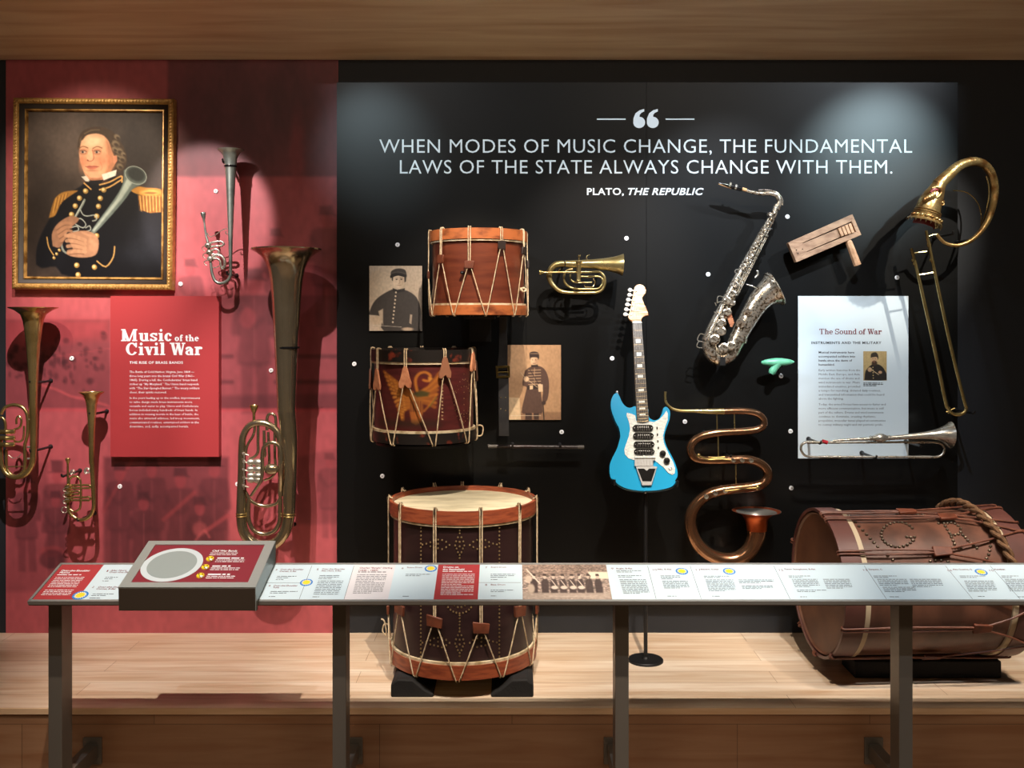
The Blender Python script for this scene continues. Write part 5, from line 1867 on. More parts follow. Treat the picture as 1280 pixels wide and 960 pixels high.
m = MB(); m.prism([fb(0, 0, .007), fb(1, 0, .007), fb(1, 1, .007), fb(.5, 1.015, .007), fb(0, 1, .007)], -gnorm * .005); board = m.build('fingerboard', rosewood, gt, 30)
m = MB(); m.prism([fb(.02, 0, .002), fb(.98, 0, .002), fb(.98, .99, .002), fb(.02, .99, .002)], -gnorm * .02); m.build('neck', maple_neck, gt, 30, .005)
fr = [1 - 2 ** (-k / 12) for k in range(1, 22)]
fr = [v / (fr[-1] * 1.005) for v in fr]
m = MB()
for v in fr:
    m.cyl(fb(.01, v, .0070), fb(.99, v, .0070), .0008, 6)
m.build_each('fret', fret, board)
for k in (2, 4, 6, 8, 11, 14, 16, 18):
    v = (fr[k - 1] + fr[k]) / 2
    hh = (fr[k] - fr[k - 1]) * .28
    m = MB(); m.prism([fb(.24, v - hh, .0076), fb(.76, v - hh, .0076), fb(.76, v + hh, .0076), fb(.24, v + hh, .0076)], -gnorm * .001); m.build('fret_marker', pearl, board, 0)
m = MB(); m.prism([fb(-.01, -.008, .010), fb(1.01, -.008, .010), fb(1.01, .004, .010), fb(-.01, .004, .010)], -gnorm * .008); m.build('nut', ivory, gt, 0)
hs = [(265, 388), (236, 362), (222, 344), (232, 305), (246, 255), (262, 170), (274, 95), (284, 62), (303, 44), (330, 38), (358, 46), (378, 64), (388, 92), (384, 120), (368, 142), (352, 160), (356, 182), (366, 208), (394, 268), (406, 300), (411, 326), (384, 328), (362, 336), (348, 354), (343, 388)]
m = MB(); m.prism([GH_(x, y) for x, y in hs], -gnorm * .015); m.build('headstock', maple_neck, gt, 30, .002)
for (x, y), (px_, py_) in zip(((243, 88), (237, 133), (226, 178), (217, 222), (208, 267), (200, 313)), ((295, 104), (284, 148), (275, 190), (266, 234), (258, 276), (250, 318))):
    m = MB()
    q = GH_(x, y) - gnorm * .008
    m.sphere(q, .0105, 12, 8, (1, .55, .9))
    m.cyl(q, q + Vector((.018, 0, -.002)), .003, 8)
    tk_ = m.build('tuning_peg', ivory, gt)
    m = MB(); m.lathe([(.0045, -.001), (.0045, .004), (.003, .008)], GH_(px_, py_), gnorm, 10); m.build('string_post', chrome, tk_)
for k in range(6):
    u = .1 + .16 * k
    a, b, c = fb(u, 0, .0105), fb(u, 1, .0115), GB(262 + 25 * k + 8, 612) + gnorm * .02
    pp = ((295, 104), (284, 148), (275, 190), (266, 234), (258, 276), (250, 318))[5 - k]
    m = MB(); m.tube([GH_(*pp) + gnorm * .004, a, b, c, GB(285 + 24 * k, 695) + gnorm * .013], .0004, n=5, sub=1)
    m.build('string', string_mat, gt)
for x, y in ((108, 66), (342, 896)):
    m = MB(); q = GB(x, y, .02); m.sphere(q, .006, 10, 7); m.cyl(q, q + (Vector((0, 0, .014)) if y > 500 else Vector((.004, 0, -.012))), .003, 8); m.build('strap_button', chrome, gt)
sb = P(806.5, 826, 0)
bd = (CZ - PZ) * F / (826 - HY)
bx_, = (P(807, 0, bd).x,)
st = thing('guitar_stand', 'black round-based pole stand under the blue guitar', 'stand', (bx_, bd, PZ))
rb = 22 / F * bd
MB().lathe([(rb, 0), (rb, .006), (rb * .96, .010), (.018, .012), (.014, .02)], (bx_, bd, PZ), n=48).build('base', blackpaint, st)
m = MB()
top = GB(345, 820, .035)
m.cyl((bx_, bd, PZ + .008), (bx_, bd, top.z - .12), .0085, 16)
m.tube([(bx_, bd, top.z - .13), (bx_, bd + .003, top.z - .06), (bx_, GB(345, 820).y + .062, top.z), (bx_, GB(345, 300).y + .062, GB(345, 300).z), (bx_, GB(345, 150).y + .062, GB(345, 150).z)], .0085, n=12)
m.build('pole', blackpaint, st)
m = MB()
for lx, ly in ((80, 795), (598, 806)):
    q = GB(lx, ly, .02)
    m.tube([Vector((bx_, bd + .035, q.z - .0)), Vector(((bx_ + q.x) / 2, q.y + .045, q.z - .012)), q + Vector((0, .045, -.016)), q + Vector((0, -.006, -.016)), q + Vector((0, -.030, -.012)), q + Vector((0, -.034, .008))], .005, n=9)
m.build_each('support_arm', blackpaint, st)

# ------------------------------------------------------------------ leather sling under the upper drum
d = 4.30
h = thing('drum_sling', 'black leather strap with a square buckle hanging under the orange-hooped drum', 'strap', P(629, 545, d))


def strip(pts, w, th, dd=d):
    m = MB()
    L, R_ = [], []
    for x, y, ww in pts:
        L.append((x - ww / 2, y)); R_.append((x + ww / 2, y))
    m.prism([P(x, y, dd) for x, y in L] + [P(x, y, dd) for x, y in reversed(R_)], (0, th, 0))
    return m


strip([(628.5, 396, 9), (629, 440, 11), (627.5, 456, 11.5), (628, 462, 11.5)], 11, .006, d).build('upper_strap', strap_black, h, 30, .001)
strip([(629.5, 466, 12.5), (629.5, 482, 13), (630, 545, 12.6)], 12, .006, d).build('lower_strap', strap_black, h, 30, .001)
m = MB()
q = [(619.5, 457.5), (637.2, 457), (637.8, 472), (620.5, 472.6)]
s = [(622.5, 460), (634.6, 459.6), (635, 469.6), (623.2, 470)]
for i in range(4):
    j = (i + 1) % 4
    m.prism([P(*q[i], d - .006), P(*q[j], d - .006), P(*s[j], d - .006), P(*s[i], d - .006)], (0, .009, 0))
m.cyl(P(621, 465, d - .004), P(636, 465, d - .004), .003, 8)
m.build('buckle', buckle, h, 30, .001)
m = MB()
for x, y in ((626, 497), (632, 497), (626, 511), (632, 513)):
    m.sphere(P(x, y, d), .0028, 8, 5)
m.build_each('rivet', tack, h)
m = MB(); m.cyl(P(628.5, 399, PANEL), P(628.5, 399, d - .012), .005, 10); m.lathe([(.010, 0), (.010, -.006), (.006, -.01)], P(628.5, 399, PANEL), (0, 1, 0), 14)
tag(m.build('wall_peg', blackpaint), 'black wall peg holding the leather strap', 'peg')
m = MB(); m.cyl(P(629, 530, PANEL), P(629, 530, d + .004), .004, 10)
tag(m.build('wall_peg', blackpaint), 'black wall peg behind the lower end of the leather strap', 'peg')

# ------------------------------------------------------------------ portrait in its gilt frame
pd = WALL - .012
A = [P(17.5, 124.5, pd), P(216.5, 124.5, pd), P(222, 362, pd), P(23, 363, pd)]
cen = sum(A, Vector()) / 4
W_, H_ = 199.5 / F * pd, 237.7 / F * pd
RT = Matrix.Rotation(-D2(-.45), 4, 'Y')
FX = Matrix.Translation(Vector((cen.x, WALL - .002, cen.z))) @ RT
fr_ = thing('portrait_painting', 'oil portrait of an officer with a horn in a carved gilt frame', 'painting', (cen.x, WALL - .004, cen.z - H_ / 2))


def molding(prof, name, mat, ang=40):
    """Mitred frame: prof = (inset from the outer edge, distance off the wall)."""
    m = MB(FX)
    rows = []
    for ins, off in prof:
        x, z = W_ / 2 - ins, H_ / 2 - ins
        rows.append([m.av((sx_ * x, -off, sz_ * z)) for sx_, sz_ in ((-1, -1), (1, -1), (1, 1), (-1, 1))])
    for a, b in zip(rows, rows[1:]):
        for i in range(4):
            j = (i + 1) % 4
            m.f.append((a[i], a[j], b[j], b[i]))
    return m.build(name, mat, fr_, ang)


molding([(0, 0.004), (0, .040), (.004, .048), (.010, .052), (.018, .052), (.024, .046), (.027, .040)], 'carved_molding', gilt, 50)
molding([(.027, .040), (.030, .036), (.044, .030), (.048, .026)], 'dark_molding', frame_dark)
molding([(.048, .026), (.050, .033), (.054, .034), (.058, .030), (.060, .018)], 'gilt_slip', gilt_plain)
m = MB(FX)
for sx_, sz_, n_ in ((1, 0, 58), (-1, 0, 58), (0, 1, 48), (0, -1, 48)):
    for k in range(n_):
        f = (k + .5) / n_ - .5
        c = (sx_ * (W_ / 2 - .0135), -.050, f * (H_ - .03)) if sx_ else (f * (W_ - .03), -.050, sz_ * (H_ / 2 - .0135))
        m.sphere(c, .0066, 6, 4, (1.1, .9, .8) if sx_ else (.8, .9, 1.1))
m.build('carved_leaf_border', gilt, fr_)
# the painted picture itself
e = Pic(110, 166, 668, 842, 226, 270, (66, 56, 50))
e.noise(.25, 9)
e.ell(250, 250, 160, 120, (96, 84, 76), 1.4, .55)
e.ell(590, 250, 120, 130, (64, 58, 56), 1.4, .5)
e.ell(150, 620, 90, 220, (30, 24, 22), 1.4, .75)
e.ell(560, 380, 70, 110, (34, 28, 26), 1.2, .55)
coat = (13, 14, 19)
e.poly([(148, 790), (150, 725), (172, 660), (205, 600), (250, 525), (330, 470), (372, 440), (490, 432), (545, 480), (610, 505), (668, 560), (668, 842), (300, 842), (230, 800), (175, 806)], coat, 8)
e.ell(610, 690, 60, 90, (54, 58, 66), 1.5, .45)
e.ell(570, 740, 70, 40, (40, 44, 52), 1.4, .4)
e.ell(240, 700, 26, 90, (30, 32, 38), 1.3, .4)
e.poly([(200, 600), (216, 540), (232, 512), (262, 494), (318, 488), (290, 508), (250, 540), (226, 590)], (150, 106, 48), 5)
for k in range(9):
    e.line([(222 + 7 * k, 522 - 3 * k), (208 + 8 * k, 588 - 9 * k)], 3, (196, 146, 74) if k % 2 else (110, 74, 34), 2, .8)
e.poly([(534, 486), (566, 470), (600, 474), (660, 480), (666, 512), (620, 516), (560, 500)], (176, 124, 54), 5)
e.poly([(566, 505), (664, 512), (664, 574), (618, 578), (578, 566)], (150, 100, 44), 4)
for k in range(15):
    e.line([(568 + 6.7 * k, 508), (574 + 6.4 * k, 568 + (k % 3) * 3)], 2.6, (222, 176, 104) if k % 2 else (110, 70, 30), 1.8, .85)
e.ell(618, 494, 40, 11, (214, 160, 80), .5, .9)
e.ell(618, 496, 26, 5, (120, 80, 36), .6, .8)
# head
HAIR, HLT = (66, 52, 40), (132, 116, 92)
e.poly([(316, 320), (318, 284), (330, 252), (358, 234), (392, 227), (430, 232), (464, 250), (492, 286), (508, 312), (520, 350), (514, 388), (492, 410), (466, 402), (440, 320), (400, 262), (336, 276), (324, 312)], HAIR, 5)
for hx, hy, hr in ((472, 296, 17), (488, 326, 17), (498, 358, 17), (490, 388, 15), (468, 318, 12), (478, 268, 13), (504, 338, 10), (480, 350, 12)):
    e.ell(hx, hy, hr, hr * .75, HLT, .6, .75, .5)
    e.ell(hx + 4, hy + 5, hr * .6, hr * .4, (52, 40, 30), .8, .8, .5)
sk = (216, 160, 122)
e.poly([(328, 300), (336, 274), (352, 262), (392, 254), (426, 262), (444, 286), (456, 322), (468, 352), (470, 380), (458, 400), (448, 426), (420, 444), (384, 449), (356, 436), (340, 408), (328, 372), (322, 338)], sk, 4)
e.poly([(430, 270), (452, 306), (468, 350), (470, 384), (450, 424), (424, 440), (440, 390), (438, 330)], (172, 112, 80), 14, .75)
e.ell(380, 286, 40, 24, (240, 196, 158), 1.0, .85)
e.ell(334, 376, 12, 34, (190, 128, 96), 1.1, .55)
e.ell(420, 366, 26, 22, (220, 124, 92), 1.3, .65)
e.ell(342, 366, 13, 15, (220, 124, 94), 1.2, .55)
e.ell(386, 424, 32, 14, (230, 176, 140), 1.0, .6)
e.ell(392, 446, 44, 9, (150, 94, 68), 1.0, .7)
e.poly([(464, 346), (478, 344), (480, 366), (470, 380), (464, 372)], (206, 136, 104), 3, .95)
e.poly([(330, 284), (338, 256), (364, 240), (400, 234), (440, 248), (458, 284), (450, 290), (424, 264), (392, 254), (354, 262), (338, 280)], HAIR, 5)
e.line([(345, 256), (372, 242), (404, 240)], 5, (112, 94, 72), 5, .7)
for ex_ in (339, 397):
    e.ell(ex_, 331, 17, 11, (168, 110, 82), .8, .75)
    e.ell(ex_, 331, 10, 4.2, (206, 184, 166), .5, .85)
    e.ell(ex_ - 2, 331, 4.6, 4.4, (50, 46, 48), .5)
    e.line([(ex_ - 14, 322), (ex_, 318), (ex_ + 15, 324)], 3, (186, 122, 92), 3, .7)
    e.line([(ex_ - 13, 327), (ex_, 324), (ex_ + 14, 329)], 2.4, (84, 50, 36), 2, .9)
    e.line([(ex_ - 12, 338), (ex_ + 12, 339)], 1.4, (150, 96, 72), 2, .7)
    e.line([(ex_ - 18, 316), (ex_, 308), (ex_ + 19, 314)], 4.5, (112, 76, 52), 3.5, .8)
e.poly([(363, 318), (374, 318), (381, 354), (374, 366), (358, 365), (353, 356)], (236, 178, 140), 4, .8)
e.line([(377, 322), (383, 354), (374, 367), (358, 367)], 3.2, (160, 92, 70), 3.5, .85)
e.ell(358, 364, 4, 2.4, (120, 62, 48), .6, .8)
e.poly([(350, 391), (366, 385), (374, 387), (384, 385), (402, 390), (386, 400), (364, 400)], (190, 102, 84), 2.5, .8)
e.line([(348, 390), (374, 391), (404, 389)], 2.2, (112, 52, 44), 2.2, .85)
e.ell(376, 406, 22, 4, (176, 114, 86), 1.0, .6)
e.line([(410, 372), (418, 392), (412, 404)], 2.4, (176, 110, 82), 4, .6)
e.line([(344, 414), (384, 444), (440, 424)], 3, (156, 98, 72), 5, .55)
# collar, buttons, cuffs
e.poly([(416, 422), (478, 402), (474, 426), (424, 446)], (228, 222, 208), 2.5)
e.poly([(332, 432), (352, 428), (372, 452), (350, 450)], (206, 200, 186), 2.5)
e.poly([(362, 448), (424, 444), (410, 462), (372, 464)], (22, 20, 24), 3)
for o in (0, 20):
    e.line([(408, 464 + o), (450, 452 + o), (496, 428 + o * .8), (500, 440 + o * .6)], 6, (206, 158, 92), 3)
e.line([(344, 458), (372, 482)], 6, (196, 148, 84), 3)
for bx0, by0 in ((350, 490), (425, 485), (325, 519), (411, 519), (308, 551), (404, 552), (293, 586), (397, 592), (397, 672), (316, 793), (389, 800), (322, 832), (222, 764), (233, 748), (244, 732)):
    r0 = 11 if bx0 > 260 else 6
    e.ell(bx0, by0, r0, r0, (150, 118, 62), .25)
    e.ell(bx0 - 2, by0 - 2, r0 * .55, r0 * .55, (226, 200, 140), .7)
e.line([(192, 680), (200, 720), (220, 752)], 5, (180, 140, 78), 3)
e.line([(472, 716), (466, 760), (436, 798), (400, 776)], 6, (176, 138, 80), 3)
# horn
e.poly([(508, 424), (516, 400), (596, 440), (580, 462), (545, 480), (500, 540), (386, 666), (372, 656), (470, 520), (502, 462)], (98, 110, 104), 4)
e.poly([(520, 440), (545, 452), (500, 520), (386, 656), (380, 650), (480, 520)], (176, 188, 178), 7, .8)
e.ell(557, 424, 46, 34, (88, 98, 92), .2, 1, .45)
e.ell(559, 420, 38, 26, (44, 48, 46), .4, 1, .45)
e.line([(557 + 46 * math.cos(k * .35) * .9 - 34 * math.sin(k * .35) * .43, 424 + 46 * math.cos(k * .35) * .43 + 34 * math.sin(k * .35) * .9) for k in range(19)], 2.6, (168, 178, 168), 2.2, .9)
e.line([(346, 526), (338, 545), (300, 610), (268, 662), (252, 700), (262, 736), (292, 744), (330, 716)], 9, (120, 128, 120), 3)
e.line([(342, 530), (298, 612), (264, 664), (250, 700)], 3, (196, 202, 190), 2.4, .8)
for pts in (((300, 610), (330, 602), (352, 625), (340, 640), (310, 626)), ((290, 640), (316, 634), (322, 650), (300, 656)), ((330, 568), (340, 586), (358, 592), (390, 588), (396, 606), (380, 612)), ((352, 640), (368, 632), (372, 648), (356, 654))):
    e.line(list(pts), 4.5, (150, 156, 148), 2.4)
# hands
hc, hsd = (164, 122, 94), (92, 62, 46)
e.poly([(216, 716), (212, 668), (230, 630), (262, 604), (292, 592), (322, 600), (318, 616), (290, 640), (272, 664), (262, 694), (244, 722)], (142, 104, 80), 4)
for k in range(4):
    e.line([(232 + 6 * k, 640 + 18 * k), (258 + 8 * k, 622 + 16 * k), (288 + 2 * k, 622 + 16 * k)], 12, (158, 116, 88), 3, .9)
    e.line([(232 + 6 * k, 650 + 18 * k), (262 + 8 * k, 632 + 16 * k), (286, 630 + 16 * k)], 2, hsd, 2.5, .8)
e.poly([(282, 662), (330, 652), (372, 656), (402, 680), (406, 716), (392, 752), (340, 762), (290, 756), (272, 742), (300, 730), (286, 700), (276, 680)], hc, 4)
for k in range(4):
    e.line([(270 + 4 * k, 672 + 22 * k), (300 + 4 * k, 674 + 20 * k), (350, 690 + 16 * k)], 15, (182, 138, 106), 4, .85)
    e.line([(272 + 4 * k, 684 + 22 * k), (306 + 4 * k, 686 + 20 * k), (346, 700 + 16 * k)], 2.4, hsd, 2.5, .85)
e.ell(384, 700, 16, 30, (196, 150, 116), 1.2, .6)
e.line([(338, 660), (360, 668), (392, 676)], 9, (186, 140, 108), 4, .8)
e.noise(.06, 60)
cw, ch = W_ / 2 - .058, H_ / 2 - .058


def canv(u, v):
    x, z = (u * 2 - 1) * cw, (1 - v * 2) * ch
    p = np.stack([x, 0 * x - .019, z, 0 * x + 1], -1)
    q = p @ np.array(FX).T
    return q[..., 0], q[..., 1], q[..., 2]


e.mesh('canvas', canv, canvas_mat, fr_, .006)


# ------------------------------------------------------------------ mounted photographs
def board(x0, y0, x1, y1, front, back, mat, parent, name='backing'):
    a, b = P(x0, y1, front), P(x1, y0, front)
    return MB().box((a.x, front, a.z), (b.x, back, b.z)).build(name, mat, parent, 0)


def flat(x0, y0, x1, y1, d):
    a, b = P(x0, y0, d), P(x1, y1, d)
    return lambda u, v: (a.x + (b.x - a.x) * u, 0 * u + d, a.z + (b.z - a.z) * v)


# seated soldier
e = Pic(43, 228, 285, 526, 122, 150, (190, 174, 154))
e.ell(80, 300, 80, 100, (206, 190, 168), 1.3, .6)
e.ell(260, 380, 60, 150, (170, 152, 132), 1.2, .5)
e.poly([(43, 440), (60, 400), (90, 368), (150, 335), (172, 345), (205, 338), (250, 362), (272, 400), (284, 470), (284, 526), (110, 526), (104, 470), (84, 456), (43, 452)], (62, 58, 56), 4)
e.poly([(230, 450), (240, 452), (236, 496), (226, 490)], (170, 154, 136), 3)
e.poly([(84, 436), (106, 424), (106, 500), (92, 470)], (178, 162, 142), 4)
e.poly([(150, 330), (172, 338), (206, 330), (205, 345), (172, 352), (152, 344)], (40, 38, 38), 3)
e.ell(178, 296, 27, 36, (208, 190, 168), .2)
e.ell(192, 300, 13, 30, (168, 148, 126), .9, .6)
e.poly([(141, 272), (143, 254), (160, 243), (184, 240), (206, 246), (213, 262), (212, 280), (178, 268), (150, 276)], (58, 54, 52), 3)
e.poly([(203, 272), (213, 274), (211, 300), (204, 304)], (56, 50, 46), 3)
e.poly([(146, 276), (153, 274), (151, 298), (146, 294)], (56, 50, 46), 3)
e.poly([(138, 274), (150, 264), (178, 262), (210, 270), (206, 280), (176, 273), (152, 280), (140, 284)], (30, 28, 28), 2)
e.line([(146, 262), (176, 256), (208, 264)], 3, (96, 90, 84), 2.5, .7)
for x in (168, 190):
    e.ell(x, 290, 5, 2.6, (66, 54, 46), .6)
    e.line([(x - 7, 284), (x + 7, 284)], 1.8, (90, 74, 62), 2, .8)
e.line([(180, 292), (183, 306), (177, 308)], 1.6, (140, 118, 98), 2, .8)
e.line([(172, 317), (186, 317)], 2, (120, 92, 80), 2, .9)
for k in range(9):
    e.ell(165 - 1.8 * k, 350 + 17 * k, 4, 4.4, (206, 190, 168), .4)
e.ell(72, 478, 26, 18, (190, 170, 146), .5)
e.ell(218, 518, 26, 8, (180, 160, 138), .6)
e.line([(60, 500), (190, 508)], 2, (214, 204, 190), 1.5, .8)
e.noise(.06, 40)
ph = thing('soldier_photograph', 'pale sepia photograph of a seated soldier left of the upper drum', 'photograph', P(494.5, 413, PANEL))
x0, y0, x1, y1 = 461.7, 332.3, 527.6, 413.6
board(x0, y0, x1, y1, PANEL - .010, PANEL - .001, edge_black, ph)
e.mesh('print', flat(x0, y0, x1, y1, PANEL - .0106), picture, ph)
# standing bandsman
e = Pic(182, 218, 540, 719, 120, 160, (172, 134, 98))
e.ell(260, 380, 130, 160, (190, 152, 114), 1.2, .6)
e.ell(330, 470, 160, 60, (146, 110, 80), 1.2, .5)
e.poly([(182, 660), (540, 668), (540, 719), (182, 719)], (140, 106, 78), 12)
e.poly([(192, 568), (262, 572), (272, 719), (192, 719)], (206, 178, 140), 4)
e.poly([(300, 390), (335, 365), (398, 360), (440, 395), (460, 470), (455, 560), (438, 600), (415, 590), (420, 520), (404, 520), (418, 664), (380, 676), (346, 672), (320, 676), (276, 668), (300, 550), (310, 500), (282, 488), (286, 440)], (84, 62, 52), 4)
e.poly([(302, 672), (345, 674), (345, 719), (300, 719)], (62, 46, 40), 3)
e.poly([(356, 674), (392, 674), (392, 719), (360, 719)], (62, 46, 40), 3)
for k in range(6):
    e.line([(322, 388 + 19 * k), (404, 384 + 19 * k)], 4, (200, 166, 126), 2.5, .9)
e.line([(362, 372), (362, 500)], 4, (190, 156, 118), 3, .7)
e.line([(330, 380), (402, 500)], 5, (48, 36, 34), 3, .8)
e.poly([(312, 492), (404, 486), (404, 512), (312, 518)], (50, 38, 34), 3)
e.poly([(330, 490), (352, 488), (352, 514), (330, 516)], (206, 176, 138), 2.5)
e.poly([(384, 480), (418, 482), (418, 530), (390, 532)], (206, 176, 140), 3)
e.ell(308, 446, 18, 18, (204, 170, 134), .4)
e.line([(270, 402), (300, 436), (380, 500)], 4, (206, 176, 140), 3, .8)
e.ell(360, 322, 26, 34, (206, 170, 134), .25)
e.ell(375, 326, 12, 28, (160, 122, 92), .9, .6)
e.poly([(330, 300), (330, 270), (360, 262), (388, 270), (394, 300), (386, 318), (380, 302), (340, 302), (334, 318)], (54, 40, 36), 3)
e.line([(334, 276), (388, 276)], 4, (190, 156, 118), 3, .7)
for x in (350, 370):
    e.ell(x, 318, 4, 2.4, (58, 42, 36), .6)
e.line([(352, 341), (368, 341)], 4, (92, 64, 52), 3, .9)
e.poly([(340, 352), (384, 350), (390, 366), (340, 368)], (56, 42, 38), 3)
e.line([(420, 610), (426, 719)], 7, (44, 34, 30), 3)
e.ell(424, 606, 14, 14, (60, 44, 38), .5)
e.line([(200, 690), (405, 690)], 3, (222, 204, 176), 2, .8)
e.noise(.06, 40)
ph = thing('soldier_photograph', 'sepia photograph of a standing bandsman holding a horn, right of the leather strap', 'photograph', P(668, 525, PANEL))
x0, y0, x1, y1 = 634.5, 431.2, 701.2, 524.8
board(x0, y0, x1, y1, PANEL - .010, PANEL - .001, edge_black, ph)
e.mesh('print', flat(x0, y0, x1, y1, PANEL - .0106), picture, ph)

# ------------------------------------------------------------------ text panels
pd = WALL - .045
rp_ = thing('text_panel', 'red text panel about music of the civil war, under the portrait', 'text panel', P(206, 572, pd))
a, b = P(138, 571, pd), P(273.5, 370, pd)
MB().box((a.x, pd, a.z), (b.x, WALL - .004, b.z)).build('board', panel_red, rp_, 0)
Q = lambda x, y: P(130 + x / 4.364, 360 + y / 4.364, pd)
w_ = lambda x: x / 4.364 / F * pd
SB = Slab(.25, .105)
SB.write('Music', Q(94, 290), XR, ZU, white_ink, rp_, width=w_(278), name='title_line')
SB.write('of the', Q(386, 290), XR, ZU, white_ink, rp_, width=w_(133), name='title_line')
SB.write('Civil War', Q(120, 366), XR, ZU, white_ink, rp_, width=w_(416), name='title_line')
letters('THE RISE OF BRASS BANDS', Q(139, 413), XR, ZU, white_ink, rp_, width=w_(292), weight=.02, name='subtitle', cap=w_(13), space=1.1)
P1 = ('The Battle of Cold Harbor, Virginia, June 1864 —', 'three long years into the brutal Civil War (1861–', '1865). During a lull, the Confederates’ brass band', 'strikes up “My Maryland.” The Union band responds', 'with “The Star-Spangled Banner.” The weary soldiers', 'cheer, their spirits restored.')
P2 = ('In the years leading up to the conflict, improvements', 'to valve design made brass instruments more', 'versatile and easier to play. Union and Confederate', 'forces included many hundreds of brass bands. In', 'addition to rousing morale in the heat of battle, the', 'music also attracted enlistees, led troop movements,', 'communicated routines, entertained soldiers in the', 'downtime, and, sadly, accompanied burials.')
W1, W2 = (354, 354, 366, 378, 382, 202), (384, 342, 376, 370, 376, 382, 378, 322)
for P_, W0, y0 in ((P1, W1, 463), (P2, W2, 605)):
    for k, (t, ww) in enumerate(zip(P_, W0)):
        letters(t, Q(139, y0 + 22.2 * k), XR, ZU, white_ink, rp_, width=w_(ww), name='body_line', res=1, cap=w_(11.5), weight=.006 if P_ is P1 else 0)

pd = PANEL - .006
wp = thing('text_panel', 'pale text panel about instruments of war, behind the silver trumpet', 'text panel', P(1066, 573, pd))
a, b = P(997.7, 573, pd), P(1135.5, 370, pd)
MB().box((a.x, pd, a.z), (b.x, PANEL - .001, b.z)).build('board', panel_white, wp, 0)
Q = lambda x, y: P(980 + x / 4.175, 360 + y / 4.175, pd)
w_ = lambda x: x / 4.175 / F * pd
Slab(.17, .085).write('The Sound of War', Q(184, 241), XR, ZU, red_ink, wp, width=w_(325), name='title_line')
letters('INSTRUMENTS AND THE MILITARY', Q(141, 292), XR, ZU, grey_ink, wp, width=w_(366), weight=.03, name='subtitle', cap=w_(12.5), space=1.15)
for (lines, ws, y0, wt, ink) in (
        (('Musical instruments have', 'accompanied soldiers into', 'battle since the dawn of', 'humankind.'), (186, 192, 174, 84), 341, .02, dark_ink),
        (('Early written histories from the', 'Middle East, Europe, and Asia', 'mention the use of drums and', 'wind instruments in war. Music', 'intimidated enemies, provided', 'a tempo for marching, dictated daily routines,', 'and transmitted information that could be heard', 'above the fighting.'), (216, 214, 212, 216, 216, 324, 342, 130), 434, 0, grey_ink),
        (('Today, the armed forces have access to faster and', 'more efficient communication, but music is still', 'part of the culture. Drums and wind instruments', 'continue to dominate, creating rhythmic,', 'propulsive, muscular tunes played at ceremonies', 'to convey military might and stir patriotic pride.'), (350, 338, 338, 298, 348, 336), 612, 0, grey_ink)):
    for k, (t, ww) in enumerate(zip(lines, ws)):
        letters(t, Q(180, y0 + 21.2 * k), XR, ZU, ink, wp, width=w_(ww), name='body_line', res=1, cap=w_(10.5), weight=wt)
e = Pic(0, 0, 122, 153, 84, 104, (176, 152, 104))
e.ell(40, 40, 60, 60, (196, 172, 122), 1.2, .6)
e.poly([(6, 150), (12, 104), (38, 74), (60, 66), (90, 74), (112, 100), (122, 150)], (44, 40, 36), 3)
e.ell(56, 44, 17, 24, (196, 160, 120), .3)
e.ell(58, 62, 14, 13, (70, 52, 38), .4)
e.ell(56, 55, 5, 2.4, (150, 100, 80), .5)
e.poly([(38, 34), (42, 12), (66, 6), (78, 24), (76, 44), (70, 30), (46, 32)], (58, 50, 42), 3)
for x in (50, 62):
    e.ell(x, 40, 2.6, 1.6, (50, 36, 28), .6)
e.ell(34, 96, 12, 12, (190, 152, 114), .4)
e.ell(88, 110, 10, 8, (186, 148, 112), .4)
e.line([(30, 88), (80, 122)], 4, (196, 170, 130), 2)
for k in range(5):
    e.ell(50 + k * .5, 84 + 14 * k, 2.8, 2.8, (206, 180, 120), .4)
e.noise(.06, 30)
x0, y0 = 980 + 414 / 4.175, 360 + 330 / 4.175
pr = e.mesh('printed_photograph', flat(x0, y0, x0 + 122 / 4.175, y0 + 153 / 4.175, pd - .0007), picture, wp)
m = MB()
word_bars(m, Q(414, 498), XR, ZU, w_(112), 3, w_(4), w_(7), lift=.0006)
tag(m.build('photo_credit', grey_ink, wp, 0), kind='stuff')

# ------------------------------------------------------------------ numbered discs
PINS = [(270, 239, 0, '3', 'silvery slim horn'), (226, 355, 0, '1', 'lower right corner of the portrait'), (90, 448, 0, '5', 'bell of the left edge horn'), (339, 463, 0, '4', 'bell of the largest horn'), (150, 608, 0, '2', 'small brass horn under the red panel'), (297, 605, 0, '4', 'valves of the largest horn'),
        (497, 306, 1, '6', 'seated soldier photograph, over it'), (783, 298, 1, '9', 'brass bugle, above it'), (984, 271, 1, '14', 'neck of the saxophone'), (885, 343, 1, '12', 'left side of the saxophone body'), (1121, 347, 1, '15', 'dragon trombone slide'), (443, 455, 1, '7', 'left of the eagle drum'), (765, 448, 1, '11', 'guitar neck'), (478, 595, 1, '8', 'bass drum, up left'), (702, 540, 1, '10', 'fife, above its right end'), (856, 527, 1, '13', 'guitar horn and copper crook'), (976, 470, 1, '14', 'ocarina, under it'), (988, 539, 1, '12', 'left end of the silver trumpet'), (989, 610, 1, '13', 'bell of the copper horn')]
for x, y, pn, num, where in PINS:
    dd = PANEL if pn else WALL - .004
    q = P(x, y, dd)
    o = thing('number_disc', 'white number disc on the %s wall by the %s' % ('black' if pn else 'red', where), 'number disc', q, 'numbered discs')
    MB().lathe([(.0105, 0), (.0105, -.004), (.009, -.0055)], q, (0, 1, 0), 20).build('disc', pin_mat, o)
    letters(num, q + Vector((-.0002, -.0055, -.0035)), XR, ZU, dark_ink, o, size=.0095, align='CENTER', name='numeral', weight=.02, res=2)

